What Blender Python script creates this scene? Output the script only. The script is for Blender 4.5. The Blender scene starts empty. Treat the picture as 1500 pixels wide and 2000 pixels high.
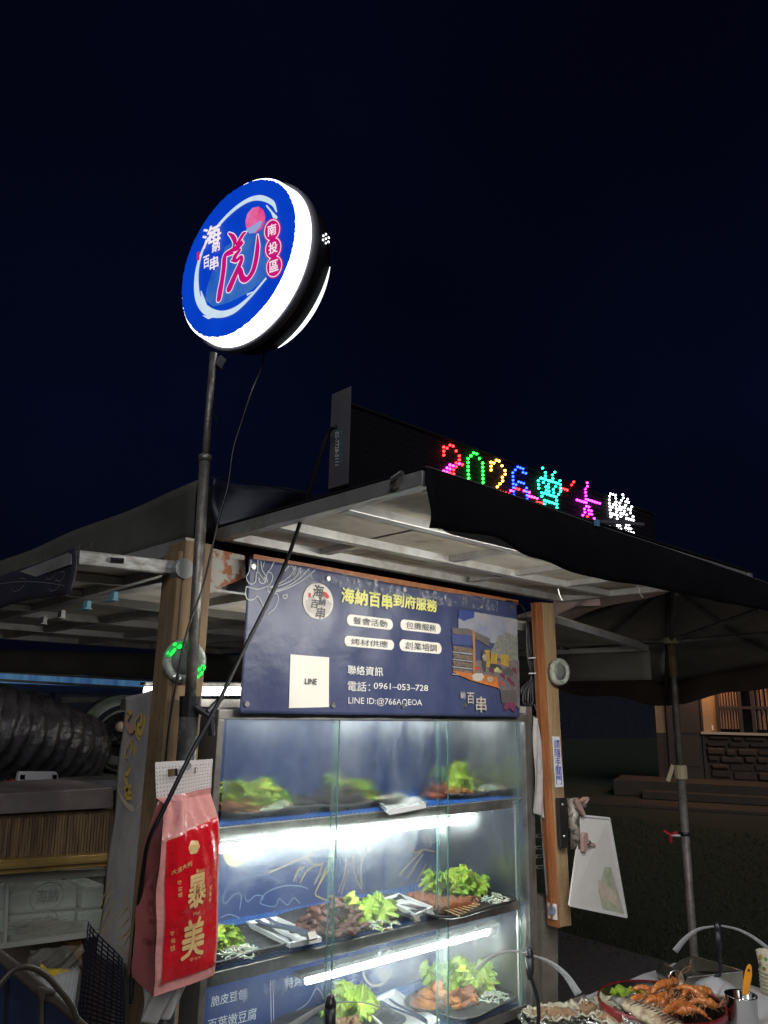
import bpy, bmesh, math, random
from mathutils import Vector, Matrix, noise
random.seed(7)
C = bpy.context.scene.collection
SC = bpy.context.scene
# ------------------------------------------------------------------ camera
F_PX = 1520.0; YAW, PITCH, ROLL = map(math.radians, (47, 14.3, 1.1))
CAM = Vector((0, 0, 1.6))
_F = Vector((math.cos(YAW)*math.cos(PITCH), math.sin(YAW)*math.cos(PITCH), math.sin(PITCH)))
_R = Vector((math.sin(YAW), -math.cos(YAW), 0)); _U = _R.cross(_F)
R_ = _R*math.cos(ROLL)+_U*math.sin(ROLL); U_ = -_R*math.sin(ROLL)+_U*math.cos(ROLL)
cd = bpy.data.cameras.new('camera'); cam = bpy.data.objects.new('camera', cd); C.objects.link(cam)
cd.sensor_fit = 'HORIZONTAL'; cd.sensor_width = 36; cd.lens = 36*F_PX/1500
cd.clip_start = .02; cd.clip_end = 800
m = Matrix((R_, U_, -_F)).transposed().to_4x4(); m.translation = CAM
cam.matrix_world = m; SC.camera = cam
# ------------------------------------------------------------------ world, fill sun, exposure
w = bpy.data.worlds.new('World'); SC.world = w; w.use_nodes = True
nt = w.node_tree; nd = nt.nodes; lk = nt.links
bg = nd['Background']
tc = nd.new('ShaderNodeTexCoord'); sx = nd.new('ShaderNodeSeparateXYZ'); lk.new(tc.outputs['Generated'], sx.inputs[0])
rp = nd.new('ShaderNodeValToRGB'); lk.new(sx.outputs['Z'], rp.inputs[0])
rp.color_ramp.elements[0].position = .0; rp.color_ramp.elements[0].color = (.0011, .0014, .0045, 1)
rp.color_ramp.elements[1].position = .9; rp.color_ramp.elements[1].color = (.0006, .0009, .0042, 1)
e = rp.color_ramp.elements.new(.35); e.color = (.0012, .0022, .0095, 1)
nz = nd.new('ShaderNodeTexNoise'); nz.inputs['Scale'].default_value = 2.2; lk.new(tc.outputs['Generated'], nz.inputs['Vector'])
mx = nd.new('ShaderNodeMix'); mx.data_type = 'RGBA'; mx.blend_type = 'MULTIPLY'; mx.inputs[0].default_value = .85
lk.new(rp.outputs[0], mx.inputs[6]); lk.new(nz.outputs['Fac'], mx.inputs[7]); lk.new(mx.outputs[2], bg.inputs['Color'])
bg.inputs['Strength'].default_value = 1.7
sl = bpy.data.lights.new('fill_sun', 'SUN'); so = bpy.data.objects.new('fill_sun', sl); C.objects.link(so)  # wide sun added as general fill, standing in for nearby stall lights
sl.energy = 1.0; sl.angle = math.radians(35); sl.color = (.95, .96, 1)
so.rotation_euler = Vector((.52, .74, -.46)).to_track_quat('-Z', 'Y').to_euler()
SC.view_settings.view_transform = 'Standard'; SC.view_settings.look = 'None'
SC.view_settings.exposure = 0; SC.view_settings.gamma = 1
# ------------------------------------------------------------------ helpers: pixel of the photograph -> point on a real plane
def ray(px, py): return (px-750)*R_-(py-1000)*U_+F_PX*_F
def onax(ax, v, px, py):
    d = ray(px, py); return CAM+d*((v-CAM[ax])/d[ax])
def onx(v, px, py): return onax(0, v, px, py)
def ony(v, px, py): return onax(1, v, px, py)
def onz(v, px, py): return onax(2, v, px, py)
def onp(P0, n, px, py):
    d = ray(px, py); return CAM+d*((P0-CAM).dot(n)/d.dot(n))
# ------------------------------------------------------------------ materials
MATS = {}
def M(name, col, rough=.6, metal=0., col2=None, scale=8., bump=0., bscale=None, emit=0., spec=.5, detail=6., grime=0., gcol=(.03, .025, .02), aniso=None, trans=0., alpha=1., coat=0., sss=0., lo=.35, hi=.65):
    if name in MATS: return MATS[name]
    m = bpy.data.materials.new(name); m.use_nodes = True; MATS[name] = m
    n = m.node_tree.nodes; l = m.node_tree.links; b = n['Principled BSDF']
    b.inputs['Base Color'].default_value = (*col, 1); b.inputs['Roughness'].default_value = rough
    b.inputs['Metallic'].default_value = metal; b.inputs['Specular IOR Level'].default_value = spec
    b.inputs['Coat Weight'].default_value = coat
    if trans: b.inputs['Transmission Weight'].default_value = trans
    if alpha < 1: b.inputs['Alpha'].default_value = alpha
    if sss: b.inputs['Subsurface Weight'].default_value = sss; b.inputs['Subsurface Scale'].default_value = .01
    t = n.new('ShaderNodeTexCoord'); mp = n.new('ShaderNodeMapping'); l.new(t.outputs['Object'], mp.inputs[0])
    if aniso: mp.inputs['Scale'].default_value = aniso
    if col2 is not None or grime:
        q = n.new('ShaderNodeTexNoise'); q.inputs['Scale'].default_value = scale; q.inputs['Detail'].default_value = detail; q.inputs['Roughness'].default_value = .65
        l.new(mp.outputs[0], q.inputs['Vector'])
        r = n.new('ShaderNodeValToRGB'); r.color_ramp.elements[0].position = lo; r.color_ramp.elements[1].position = hi
        r.color_ramp.elements[0].color = (*col, 1); r.color_ramp.elements[1].color = (*(col2 or col), 1)
        l.new(q.outputs['Fac'], r.inputs[0]); out = r.outputs[0]
        if grime:
            g = n.new('ShaderNodeTexNoise'); g.inputs['Scale'].default_value = scale*.45; g.inputs['Detail'].default_value = 9; g.inputs['Roughness'].default_value = .75
            l.new(t.outputs['Object'], g.inputs['Vector'])
            gr = n.new('ShaderNodeValToRGB'); gr.color_ramp.elements[0].position = .5; gr.color_ramp.elements[1].position = .68
            gr.color_ramp.elements[0].color = (0, 0, 0, 1); gr.color_ramp.elements[1].color = (grime,)*3+(1,)
            l.new(g.outputs['Fac'], gr.inputs[0])
            x = n.new('ShaderNodeMix'); x.data_type = 'RGBA'; l.new(gr.outputs[0], x.inputs[0]); l.new(out, x.inputs[6]); x.inputs[7].default_value = (*gcol, 1)
            out = x.outputs[2]
        l.new(out, b.inputs['Base Color'])
        if not emit:
            rr = n.new('ShaderNodeMapRange'); l.new(q.outputs['Fac'], rr.inputs[0]); rr.inputs[3].default_value = max(.03, rough-.12); rr.inputs[4].default_value = min(1, rough+.14)
            l.new(rr.outputs[0], b.inputs['Roughness'])
    if bump:
        q2 = n.new('ShaderNodeTexNoise'); q2.inputs['Scale'].default_value = bscale or scale*3; q2.inputs['Detail'].default_value = 5
        l.new(mp.outputs[0], q2.inputs['Vector'])
        bb = n.new('ShaderNodeBump'); bb.inputs['Strength'].default_value = min(1, bump); bb.inputs['Distance'].default_value = .004*max(1, bump)
        l.new(q2.outputs['Fac'], bb.inputs['Height']); l.new(bb.outputs[0], b.inputs['Normal'])
    if emit:
        b.inputs['Emission Color'].default_value = (*col, 1); b.inputs['Emission Strength'].default_value = emit
        if col2 is not None: l.new(out, b.inputs['Emission Color'])
        b.inputs['Base Color'].default_value = (0, 0, 0, 1)
        for k in list(b.inputs['Base Color'].links): l.remove(k)
    return m
def mixmat(name, fac, a_cfg):  # transparent / surface mix for glass with condensation, films
    if name in MATS: return MATS[name]
    m = bpy.data.materials.new(name); m.use_nodes = True; MATS[name] = m
    n = m.node_tree.nodes; l = m.node_tree.links; b = n['Principled BSDF']
    b.inputs['Base Color'].default_value = (*a_cfg['col'], 1); b.inputs['Roughness'].default_value = a_cfg.get('rough', .1)
    tr = n.new('ShaderNodeBsdfTransparent'); tr.inputs[0].default_value = (*a_cfg.get('tint', (.93, .97, .95)), 1)
    mx = n.new('ShaderNodeMixShader'); l.new(tr.outputs[0], mx.inputs[1]); l.new(b.outputs[0], mx.inputs[2])
    t = n.new('ShaderNodeTexCoord'); mp = n.new('ShaderNodeMapping'); l.new(t.outputs['Object'], mp.inputs[0]); mp.inputs['Scale'].default_value = a_cfg.get('sc', (1, 1, 1))
    q = n.new('ShaderNodeTexNoise'); q.inputs['Scale'].default_value = a_cfg.get('scale', 8); q.inputs['Detail'].default_value = 8; q.inputs['Roughness'].default_value = .7
    l.new(mp.outputs[0], q.inputs['Vector'])
    r = n.new('ShaderNodeMapRange'); l.new(q.outputs['Fac'], r.inputs[0]); r.inputs[1].default_value = a_cfg.get('lo', .35); r.inputs[2].default_value = a_cfg.get('hi', .75)
    r.inputs[3].default_value = fac[0]; r.inputs[4].default_value = fac[1]
    l.new(r.outputs[0], mx.inputs[0]); l.new(mx.outputs[0], n['Material Output'].inputs[0])
    if a_cfg.get('bump'):
        q2 = n.new('ShaderNodeTexNoise'); q2.inputs['Scale'].default_value = a_cfg.get('bscale', 60); q2.inputs['Detail'].default_value = 3; l.new(t.outputs['Object'], q2.inputs['Vector'])
        bb = n.new('ShaderNodeBump'); bb.inputs['Strength'].default_value = a_cfg['bump']; bb.inputs['Distance'].default_value = .006; l.new(q2.outputs['Fac'], bb.inputs['Height']); l.new(bb.outputs[0], b.inputs['Normal'])
    return m
# ------------------------------------------------------------------ mesh builder
class MB:
    def __init__(s): s.v = []; s.f = []
    def add(s, vs, fs):
        o = len(s.v); s.v += [Vector(x) for x in vs]; s.f += [tuple(i+o for i in f) for f in fs]; return s
    def box(s, a, b, M_=None):
        x0, y0, z0 = a; x1, y1, z1 = b
        vs = [Vector(p) for p in ((x0,y0,z0),(x1,y0,z0),(x1,y1,z0),(x0,y1,z0),(x0,y0,z1),(x1,y0,z1),(x1,y1,z1),(x0,y1,z1))]
        if M_: vs = [M_@p for p in vs]
        return s.add(vs, [(3,2,1,0),(4,5,6,7),(0,1,5,4),(1,2,6,5),(2,3,7,6),(3,0,4,7)])
    def bar(s, a, b, w_, h, up=(0, 0, 1)):
        a = Vector(a); b = Vector(b); d = (b-a).normalized(); u = Vector(up)
        if abs(d.dot(u)) > .98: u = Vector((0, 1, 0))
        r = d.cross(u).normalized(); u = r.cross(d)
        vs = [p+r*w_/2*i+u*h/2*j for p in (a, b) for i, j in ((-1,-1),(1,-1),(1,1),(-1,1))]
        return s.add(vs, [(3,2,1,0),(4,5,6,7),(0,1,5,4),(1,2,6,5),(2,3,7,6),(3,0,4,7)])
    def tube(s, P, r, n=8, cap=True, flat=1.):
        P = [Vector(p) for p in P]; rs = r if isinstance(r, (list, tuple)) else [r]*len(P)
        o = len(s.v); prev = None
        for i, p in enumerate(P):
            d = (P[min(i+1, len(P)-1)]-P[max(i-1, 0)]).normalized()
            if prev is None:
                a = Vector((0, 0, 1)) if abs(d.z) < .9 else Vector((1, 0, 0)); u = d.cross(a).normalized()
            else:
                u = (prev-d*prev.dot(d)).normalized()
            prev = u; v_ = d.cross(u)
            for k in range(n):
                t = 2*math.pi*k/n; s.v.append(p+u*math.cos(t)*rs[i]+v_*math.sin(t)*rs[i]*flat)
        for i in range(len(P)-1):
            for k in range(n):
                k2 = (k+1) % n; s.f.append((o+i*n+k, o+i*n+k2, o+(i+1)*n+k2, o+(i+1)*n+k))
        if cap:
            s.f.append(tuple(o+k for k in range(n))[::-1]); s.f.append(tuple(o+(len(P)-1)*n+k for k in range(n)))
        return s
    def lathe(s, prof, org, ax=(0, 0, 1), n=24, cap=True):
        ax = Vector(ax).normalized(); a = Vector((0, 0, 1)) if abs(ax.z) < .9 else Vector((1, 0, 0))
        u = ax.cross(a).normalized(); v_ = ax.cross(u); org = Vector(org); o = len(s.v)
        for r, h in prof:
            for k in range(n):
                t = 2*math.pi*k/n; s.v.append(org+ax*h+(u*math.cos(t)+v_*math.sin(t))*r)
        for i in range(len(prof)-1):
            for k in range(n):
                k2 = (k+1) % n; s.f.append((o+i*n+k, o+(i+1)*n+k, o+(i+1)*n+k2, o+i*n+k2))
        if cap:
            s.f.append(tuple(o+k for k in range(n))); s.f.append(tuple(o+(len(prof)-1)*n+k for k in range(n))[::-1])
        return s
    def poly(s, pts): return s.add(pts, [tuple(range(len(pts)))])
    def prism(s, pts, vec):
        pts = [Vector(p) for p in pts]; n = len(pts); vec = Vector(vec)
        return s.add(pts+[p+vec for p in pts], [tuple(range(n))[::-1], tuple(range(n, 2*n))]+[(i, (i+1) % n, n+(i+1) % n, n+i) for i in range(n)])
    def grid(s, fn, nu, nv):
        o = len(s.v)
        for j in range(nv+1):
            for i in range(nu+1): s.v.append(Vector(fn(i/nu, j/nv)))
        for j in range(nv):
            for i in range(nu):
                a = o+j*(nu+1)+i; s.f.append((a, a+1, a+nu+2, a+nu+1))
        return s
    def stroke(s, P, w_, nrm):  # flat ribbon of printed line on a plane
        P = [Vector(p) for p in P]; nrm = Vector(nrm); ws = w_ if isinstance(w_, (list, tuple)) else [w_]*len(P)
        o = len(s.v)
        for i, p in enumerate(P):
            d = (P[min(i+1, len(P)-1)]-P[max(i-1, 0)]).normalized(); r = d.cross(nrm).normalized()
            s.v += [p-r*ws[i]/2, p+r*ws[i]/2]
        for i in range(len(P)-1): s.f.append((o+2*i, o+2*i+1, o+2*i+3, o+2*i+2))
        return s
    def mesh(s, name):
        me = bpy.data.meshes.new(name); me.from_pydata([tuple(v) for v in s.v], [], s.f); me.update(); return me
    def obj(s, name, mat, parent=None, smooth=False, bevel=0, solid=0, sub=0, label=None):
        me = s.mesh(name); me.materials.append(mat)
        if smooth:
            for p in me.polygons: p.use_smooth = True
        o = bpy.data.objects.new(name, me); C.objects.link(o)
        if parent is not None:
            o.parent = parent
            q = parent; L = Vector((0, 0, 0))
            while q is not None: L += q.location; q = q.parent
            o.location = -L
        if solid:
            k = o.modifiers.new('s', 'SOLIDIFY'); k.thickness = solid; k.offset = 0
        if bevel:
            k = o.modifiers.new('b', 'BEVEL'); k.width = bevel; k.segments = 2; k.limit_method = 'ANGLE'
        if sub:
            k = o.modifiers.new('u', 'SUBSURF'); k.levels = sub; k.render_levels = sub
        if label: o['label'] = label
        return o
def thing(name, label, cat, loc=(0, 0, 0), group=None):
    o = bpy.data.objects.new(name, None); C.objects.link(o); o.location = loc; o.empty_display_size = .05
    o['label'] = label; o['category'] = cat
    if group: o['group'] = group
    return o
def tag(o, label, cat, group=None):
    o['label'] = label; o['category'] = cat
    if group: o['group'] = group
    return o
def struct(o): o['kind'] = 'structure'; return o
def stuff(o): o['kind'] = 'stuff'; return o
def place(name, me, mat, parent, loc, rot=(0, 0, 0), sc=1.):   # shared mesh piece at a world point
    o = bpy.data.objects.new(name, me); C.objects.link(o)
    if mat and not me.materials: me.materials.append(mat)
    loc = Vector(loc)
    if parent is not None:
        o.parent = parent; L = Vector((0, 0, 0)); q = parent
        while q is not None: L += q.location; q = q.parent
        loc = loc-L
    o.location = loc; o.rotation_euler = rot; o.scale = (sc, sc, sc) if not isinstance(sc, (tuple, list)) else sc
    return o
# lettering: glyph mesh of a string stretched to a box  P0 + u*U + v*Vv
def glyph_uv(s, bold=0.):
    cu = bpy.data.curves.new('t', 'FONT'); cu.body = s; cu.offset = bold if bold < 0 else 0; cu.resolution_u = 2
    o = bpy.data.objects.new('t', cu); C.objects.link(o)
    dg = bpy.context.evaluated_depsgraph_get(); me = bpy.data.meshes.new_from_object(o.evaluated_get(dg))
    vs = [v.co.copy() for v in me.vertices]; fs = [tuple(p.vertices) for p in me.polygons]
    bpy.data.objects.remove(o); bpy.data.curves.remove(cu); bpy.data.meshes.remove(me)
    x0 = min(v.x for v in vs); x1 = max(v.x for v in vs); y0 = min(v.y for v in vs); y1 = max(v.y for v in vs)
    GW[0] = 1/(x1-x0); GW[1] = 1/(y1-y0)
    return [((v.x-x0)/(x1-x0), (v.y-y0)/(y1-y0)) for v in vs], fs
GW = [1, 1]
def text(name, s, P0, U, Vv, mat, parent, bold=0., fn=None):
    uv, fs = glyph_uv(s, bold); P0 = Vector(P0) if P0 is not None else None
    g = fn or (lambda u, v: P0+Vector(U)*u+Vector(Vv)*v); b = MB(); gu, gv = GW
    nn = (g(1, 0)-g(0, 0)).cross(g(0, 1)-g(0, 0)).normalized()
    sh_ = [(0, 0)] if bold < .008 else [(0, 0), (1, .3), (-1, -.3), (.3, -1), (-.3, 1)]
    for k, (du, dv) in enumerate(sh_): b.add([g(u+du*bold*gu, v+dv*bold*gv)+nn*(k*.00012) for u, v in uv], fs)
    return b.obj(name, mat, parent)
def vtext(name, s, P0, U, Vv, mat, parent, bold=0., gap=.12):   # vertical column of characters, top to bottom
    b = MB(); n = len(s); P0 = Vector(P0); U = Vector(U); Vv = Vector(Vv)
    for i, ch in enumerate(s):
        uv, fs = glyph_uv(ch, bold); hh = 1/(n+(n-1)*gap); v0 = 1-(i*(1+gap)+1)*hh
        b.add([P0+U*u+Vv*(v0+v*hh) for u, v in uv], fs)
    return b.obj(name, mat, parent)
def interp(P, n):   # smooth path through points (Catmull-Rom)
    P = [Vector(p) for p in P]; out = []
    Q = [P[0]*2-P[1]]+P+[P[-1]*2-P[-2]]
    for i in range(len(P)-1):
        a, b, c, d = Q[i:i+4]
        for k in range(n):
            t = k/n; out.append(.5*((2*b)+(c-a)*t+(2*a-5*b+4*c-d)*t*t+(3*b-a-3*c+d)*t**3))
    out.append(P[-1]); return out
def ico(seed, amp=.25, sub=2, freq=1.6, stretch=(1, 1, 1)):
    bm = bmesh.new(); bmesh.ops.create_icosphere(bm, subdivisions=sub, radius=1)
    for v in bm.verts:
        k = 1+amp*noise.noise(v.co*freq+Vector((seed*7.3, seed*1.7, 0)))*2
        v.co = Vector((v.co.x*stretch[0], v.co.y*stretch[1], v.co.z*stretch[2]))*k
    me = bpy.data.meshes.new('lump'); bm.to_mesh(me); bm.free()
    for p in me.polygons: p.use_smooth = True
    return me
# ------------------------------------------------------------------ shared materials
alu = M('aluminium frame', (.42, .42, .40), .42, .55, col2=(.55, .54, .51), scale=6, bump=.15, grime=.8, gcol=(.16, .12, .08))
steel = M('stainless steel', (.50, .50, .48), .28, .9, col2=(.62, .61, .58), scale=5, aniso=(1, 1, 12), bump=.05, bscale=30)
steel_dull = M('dull steel', (.27, .26, .24), .45, .75, col2=(.40, .38, .34), scale=14, bump=.2, grime=.5)
galv = M('galvanised pipe', (.17, .15, .13), .45, .6, col2=(.30, .28, .25), scale=40, bump=.3, bscale=120, grime=.7)
wood_d = M('shade darkened timber', (.19, .12, .062), .75, col2=(.27, .18, .095), scale=9, aniso=(9, 9, .8), bump=.3, bscale=16, grime=.7, gcol=(.07, .04, .02))  # timber colour darkened to stand in for shade on the left post
wood = M('raw timber', (.30, .19, .095), .75, col2=(.42, .29, .155), scale=9, aniso=(9, 9, .8), bump=.3, bscale=16, grime=.6, gcol=(.10, .055, .03))
orange = M('orange painted timber', (.37, .145, .05), .5, col2=(.27, .09, .03), scale=9, aniso=(6, 6, .7), bump=.25, bscale=18, grime=.5, gcol=(.15, .07, .04))
black = M('black plastic', (.012, .012, .013), .4)
blackrub = M('black rubber cable', (.010, .010, .011), .38, bump=.05)
cream = M('stained ceiling board', (.58, .54, .45), .75, col2=(.42, .37, .29), scale=3.5, bump=.25, bscale=25, grime=1., gcol=(.12, .08, .045))
tarp = M('black tarpaulin', (.007, .007, .010), .7, spec=.25, col2=(.013, .013, .018), scale=5, bump=.7, bscale=6)
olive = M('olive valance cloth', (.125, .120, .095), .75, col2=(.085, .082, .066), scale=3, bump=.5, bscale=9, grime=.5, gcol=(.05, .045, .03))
white_p = M('white plastic', (.72, .72, .70), .4)
tube_m = M('lit tube', (1., .985, .94), emit=42)
tube_case = M('lit case tube', (.93, .985, 1.), emit=52)
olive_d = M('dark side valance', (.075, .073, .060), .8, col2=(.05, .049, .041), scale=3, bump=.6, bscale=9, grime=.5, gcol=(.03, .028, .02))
black_slate = M('black slate plate', (.018, .018, .019), .3, col2=(.03, .03, .03), scale=30, bump=.3, bscale=80)
# ================================================================== ground
def ground(name, pts, z, mat):
    b = MB(); b.poly([(x, y, z) for x, y in pts]); return struct(b.obj(name, mat))
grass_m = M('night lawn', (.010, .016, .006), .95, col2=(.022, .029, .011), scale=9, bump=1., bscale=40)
asph = M('asphalt', (.07, .066, .062), .9, col2=(.12, .113, .105), scale=26, bump=.8, bscale=90)
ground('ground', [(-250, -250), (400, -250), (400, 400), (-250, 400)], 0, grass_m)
ground('asphalt_pavement', [(-6, -6), (4.9, -6), (5.4, 3.2), (5.9, 9), (-6, 9)], .004, asph)
b = MB(); rg = random.Random(3)
for i in range(16000):
    x = rg.uniform(5.0, 12.); y = rg.uniform(1.2, 9)
    if x < 5.15+max(0, (y-3.2)*.09)+rg.uniform(-.05, .15): continue
    h = rg.uniform(.012, .04); a = rg.uniform(0, 6.3); w2 = .004+.002*(x/5); dx, dy = math.cos(a)*w2, math.sin(a)*w2; lx, ly = rg.uniform(-.03, .03), rg.uniform(-.03, .03)
    b.add([(x-dx, y-dy, 0), (x+dx, y+dy, 0), (x+lx, y+ly, h)], [(0, 1, 2)])
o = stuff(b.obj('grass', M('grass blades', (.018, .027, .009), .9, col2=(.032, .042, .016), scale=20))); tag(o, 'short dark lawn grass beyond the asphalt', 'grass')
# ================================================================== far house on the right
HD = 19.; az = YAW-math.atan((1400-750)/F_PX)+math.radians(0)
hn = Vector((math.cos(az), math.sin(az), 0)); hr = Vector((math.sin(az), -math.cos(az), 0)); HO = hn*HD
def hp(px, py, off=0.): return onp(HO-hn*off, hn, px, py)
wallw = M('ochre rendered wall', (.36, .22, .11), .9, col2=(.30, .18, .09), scale=1.5, bump=.2)
stone_m = M('rough brown stone', (.036, .022, .016), .9, col2=(.055, .035, .025), scale=5, bump=.8, bscale=14)
dkw = M('dark house wood', (.035, .022, .016), .6)
house = thing('house', 'low ochre house with curtained window and dark door behind the umbrella', 'house', HO)
def hbox(u0, u1, z0, z1, d0, d1):   # u along the facade (from HO, to the right), d towards the camera
    b = MB(); pts = [HO+hr*u+Vector((0, 0, z)) for u, z in ((u0, z0), (u1, z0), (u1, z1), (u0, z1))]
    return b.prism([p-hn*d1 for p in pts], hn*(d1-d0))
def hu(px, py=1440): return (hp(px, py)-HO).dot(hr)
def hz(px, py): return hp(px, py).z
zs = hz(1430, 1435); zt = 3.1; ub = hu(1283)
hbox(ub, 8, .0, zt, -.2, 0).obj('wall', wallw, house)
hbox(ub, hu(1308), .3, zs, 0, .05).obj('stone_base', stone_m, house)
hbox(hu(1374), 8, .3, zs, 0, .05).obj('stone_base', stone_m, house)
k = 0; r5 = random.Random(5); z = .32; base_parent = house; nb = 0
while z < zs-.08:
    h = min(r5.uniform(.13, .2), zs-z-.02); u = hu(1374)+.01+r5.uniform(0, .1)
    while u < hu(1500)+.6:
        L = r5.uniform(.22, .5); hbox(u+r5.uniform(0, .03), u+L-r5.uniform(.01, .05), z+r5.uniform(0, .035), z+h-r5.uniform(.005, .04), .05, .05+r5.uniform(.02, .09)).obj('stone', stone_m, house, bevel=.03); u += L; nb += 1
    z += h
hbox(hu(1370), 8, zs, zs+.05, 0, .16).obj('sill_band', M('pale sill', (.42, .34, .26), .7), house)
d_ = hbox(hu(1310), hu(1372), .3, hz(1340, 1356), 0.02, .06).obj('door', dkw, house)
hbox(hu(1305), hu(1310), .3, hz(1340, 1352), 0.03, .10).obj('door_frame', dkw, house)
hbox(hu(1372), hu(1376), .3, hz(1340, 1352), 0.03, .10).obj('door_frame', dkw, house)
for pz in (.55, 1.25): hbox(hu(1318), hu(1364), pz, pz+.55, .06, .075).obj('door_panel', dkw, house)
cur = M('striped curtain', (.34, .19, .12), .9, col2=(.2, .11, .07), scale=3, aniso=(8, 8, .2))
def hbq(u0, u1, n, amp):
    b = MB(); b.grid(lambda s, t: HO+hr*(u0+(u1-u0)*s)+Vector((0, 0, zs+.12+(zt-.3-zs)*t))-hn*(.03+amp*math.sin(s*n*6.283)), n*6, 3); return b
win = hbox(hu(1404), hu(1540), zs+.05, zt-.1, -.02, .012).obj('window', M('dark window glass', (.008, .008, .010), .1), house)
for a, c in ((hu(1409), hu(1449)), (hu(1475), hu(1540))): hbq(a, c, 7, .03).obj('curtain', cur, win, smooth=True)
for u in (1402, 1447, 1472, 1538): hbox(hu(u), hu(u)+.07, zs+.05, zt-.1, .03, .09).obj('frame', dkw, win)
hbox(hu(1402), hu(1540), hz(1430, 1382)-.03, hz(1430, 1382)+.03, .07, .085).obj('frame', dkw, win)
hbox(hu(1377)+.15, hu(1387)+.08, hz(1380, 1421)-.05, hz(1380, 1421)+.05, 0, .03).obj('socket', white_p, house)
hbox(ub-.4, 8, zt, zt+.2, -.3, 1.2).obj('eave', dkw, house)
hbox(ub-.4, 8, zt+.2, zt+.35, -.3, 1.3).obj('roof', M('dark roof tiles', (.05, .03, .025), .8), house)
stp = M('porch concrete', (.035, .025, .018), .85, col2=(.055, .038, .028), scale=2, bump=.3)
hbox(ub-.8, 8, 0.01, .30, 0.0, 1.5).obj('porch', stp, house)
hbox(ub-.2, 8, 0.012, .14, 1.5, 1.95).obj('step', stp, house)
hbox(ub-4.5, 9, 0.006, .05, 2.6, 3.6).obj('kerb_path', stp, house)
# wall lamp under the eave: lit, warm
lamp = MB(); lamp.lathe([(.02, -.05), (.07, -.03), (.08, .03), (.03, .06)], HO+hr*hu(1395)-hn*.5+Vector((0, 0, zt-.10)), n=14)
lo = lamp.obj('porch_lamp', M('porch lamp glass', (1, .55, .25), emit=380)); tag(lo, 'small lit amber lamp under the eave of the far house', 'lamp')
b = MB(); b.prism([ony(30, x, y) for x, y in ((1090, 1480), (1300, 1480), (1300, 1340), (1090, 1345))], (.3, .6, 0))
tag(b.obj('garden_shed', M('dark navy cladding', (.004, .006, .014), .8, col2=(.008, .010, .022), scale=1)), 'dark low shed left of the far house', 'shed')
# ================================================================== market umbrella on the right
UX, UY = 3.5, onx(3.5, 1310, 1240).y
umb = thing('market_umbrella', 'large dark canvas umbrella on a metal pole right of the stall', 'umbrella', (UX, UY, 0))
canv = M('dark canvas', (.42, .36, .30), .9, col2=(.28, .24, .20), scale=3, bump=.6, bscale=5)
zh = onx(3.5, 1308, 1252).z; za = onx(3.5, 1315, 1150).z
pm = M('weathered white pole', (.27, .24, .21), .5, .3, col2=(.15, .13, .115), scale=20, bump=.3, grime=.6)
MB().tube([(UX, UY, 0), (UX, UY, onx(3.5, 1334, 1520).z)], .0185, 14).obj('lower_pole', pm, umb, True)
MB().tube([(UX, UY, onx(3.5, 1334, 1530).z), (UX, UY, za+.02)], .0145, 14).obj('upper_pole', pm, umb, True)
MB().tube([(UX, UY, zh-.16), (UX, UY, zh-.02)], .020, 14).obj('sleeve', M('worn cream sleeve', (.33, .26, .15), .6, col2=(.2, .14, .07), scale=20), umb, True)
hubm = M('cream plastic', (.50, .42, .26), .5)
MB().lathe([(.02, -.014), (.038, -.012), (.038, .012), (.02, .016)], (UX, UY, zh), n=12).obj('hub', hubm, umb)
zc = onx(3.5, 1328, 1508).z
MB().lathe([(.026, -.03), (.029, -.026), (.029, .026), (.026, .03)], (UX, UY, zc), n=12).obj('clamp', hubm, umb)
MB().bar((UX-.02, UY+.025, zc+.03), (UX-.04, UY+.045, zc-.04), .012, .018).obj('lever', hubm, umb)
az2 = math.radians(29); D = 1.30; ze = 1.80
cz = (1.80, 1.85, 2.05, 1.93); vh = (.14, .12, .05, .08)   # canopy tilted, raised towards the stall
cor = [Vector((UX+D*math.cos(az2+k*math.pi/2), UY+D*math.sin(az2+k*math.pi/2), cz[k])) for k in range(4)]
apex = Vector((UX, UY, za+.09))
for k in range(4):
    a, c = cor[k], cor[(k+1) % 4]; h0, h1 = vh[k], vh[(k+1) % 4]
    def fn(s, t, a=a, c=c):
        e = a.lerp(c, s); p = apex.lerp(e, t); p.z -= .05*math.sin(math.pi*t)*(1-.0)+.05*math.sin(math.pi*s)*t*t*(-.6)+.006*math.sin(9*s+7*t); return p
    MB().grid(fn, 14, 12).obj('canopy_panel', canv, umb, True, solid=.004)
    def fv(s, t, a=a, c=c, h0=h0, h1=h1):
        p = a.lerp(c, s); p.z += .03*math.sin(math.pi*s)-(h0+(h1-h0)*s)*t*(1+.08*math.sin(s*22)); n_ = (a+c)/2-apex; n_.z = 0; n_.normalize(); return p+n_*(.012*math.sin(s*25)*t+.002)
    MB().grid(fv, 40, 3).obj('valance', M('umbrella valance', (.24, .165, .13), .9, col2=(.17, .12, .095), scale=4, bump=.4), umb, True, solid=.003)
for k in range(8):
    e = cor[k//2] if k % 2 == 0 else (cor[k//2]+cor[(k//2+1) % 4])/2+Vector((0, 0, .03))
    top = apex+Vector((0, 0, -.06)); mid = top.lerp(e, .55)-Vector((0, 0, .065))
    MB().tube([top-Vector((0, 0, .01)), mid, e-Vector((0, 0, .02))], .010, 6).obj('rib', pm, umb)
    if k % 2 == 0 or k in (1, 5): MB().tube([(UX, UY, zh), mid], .011, 6).obj('strut', pm, umb)
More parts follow.
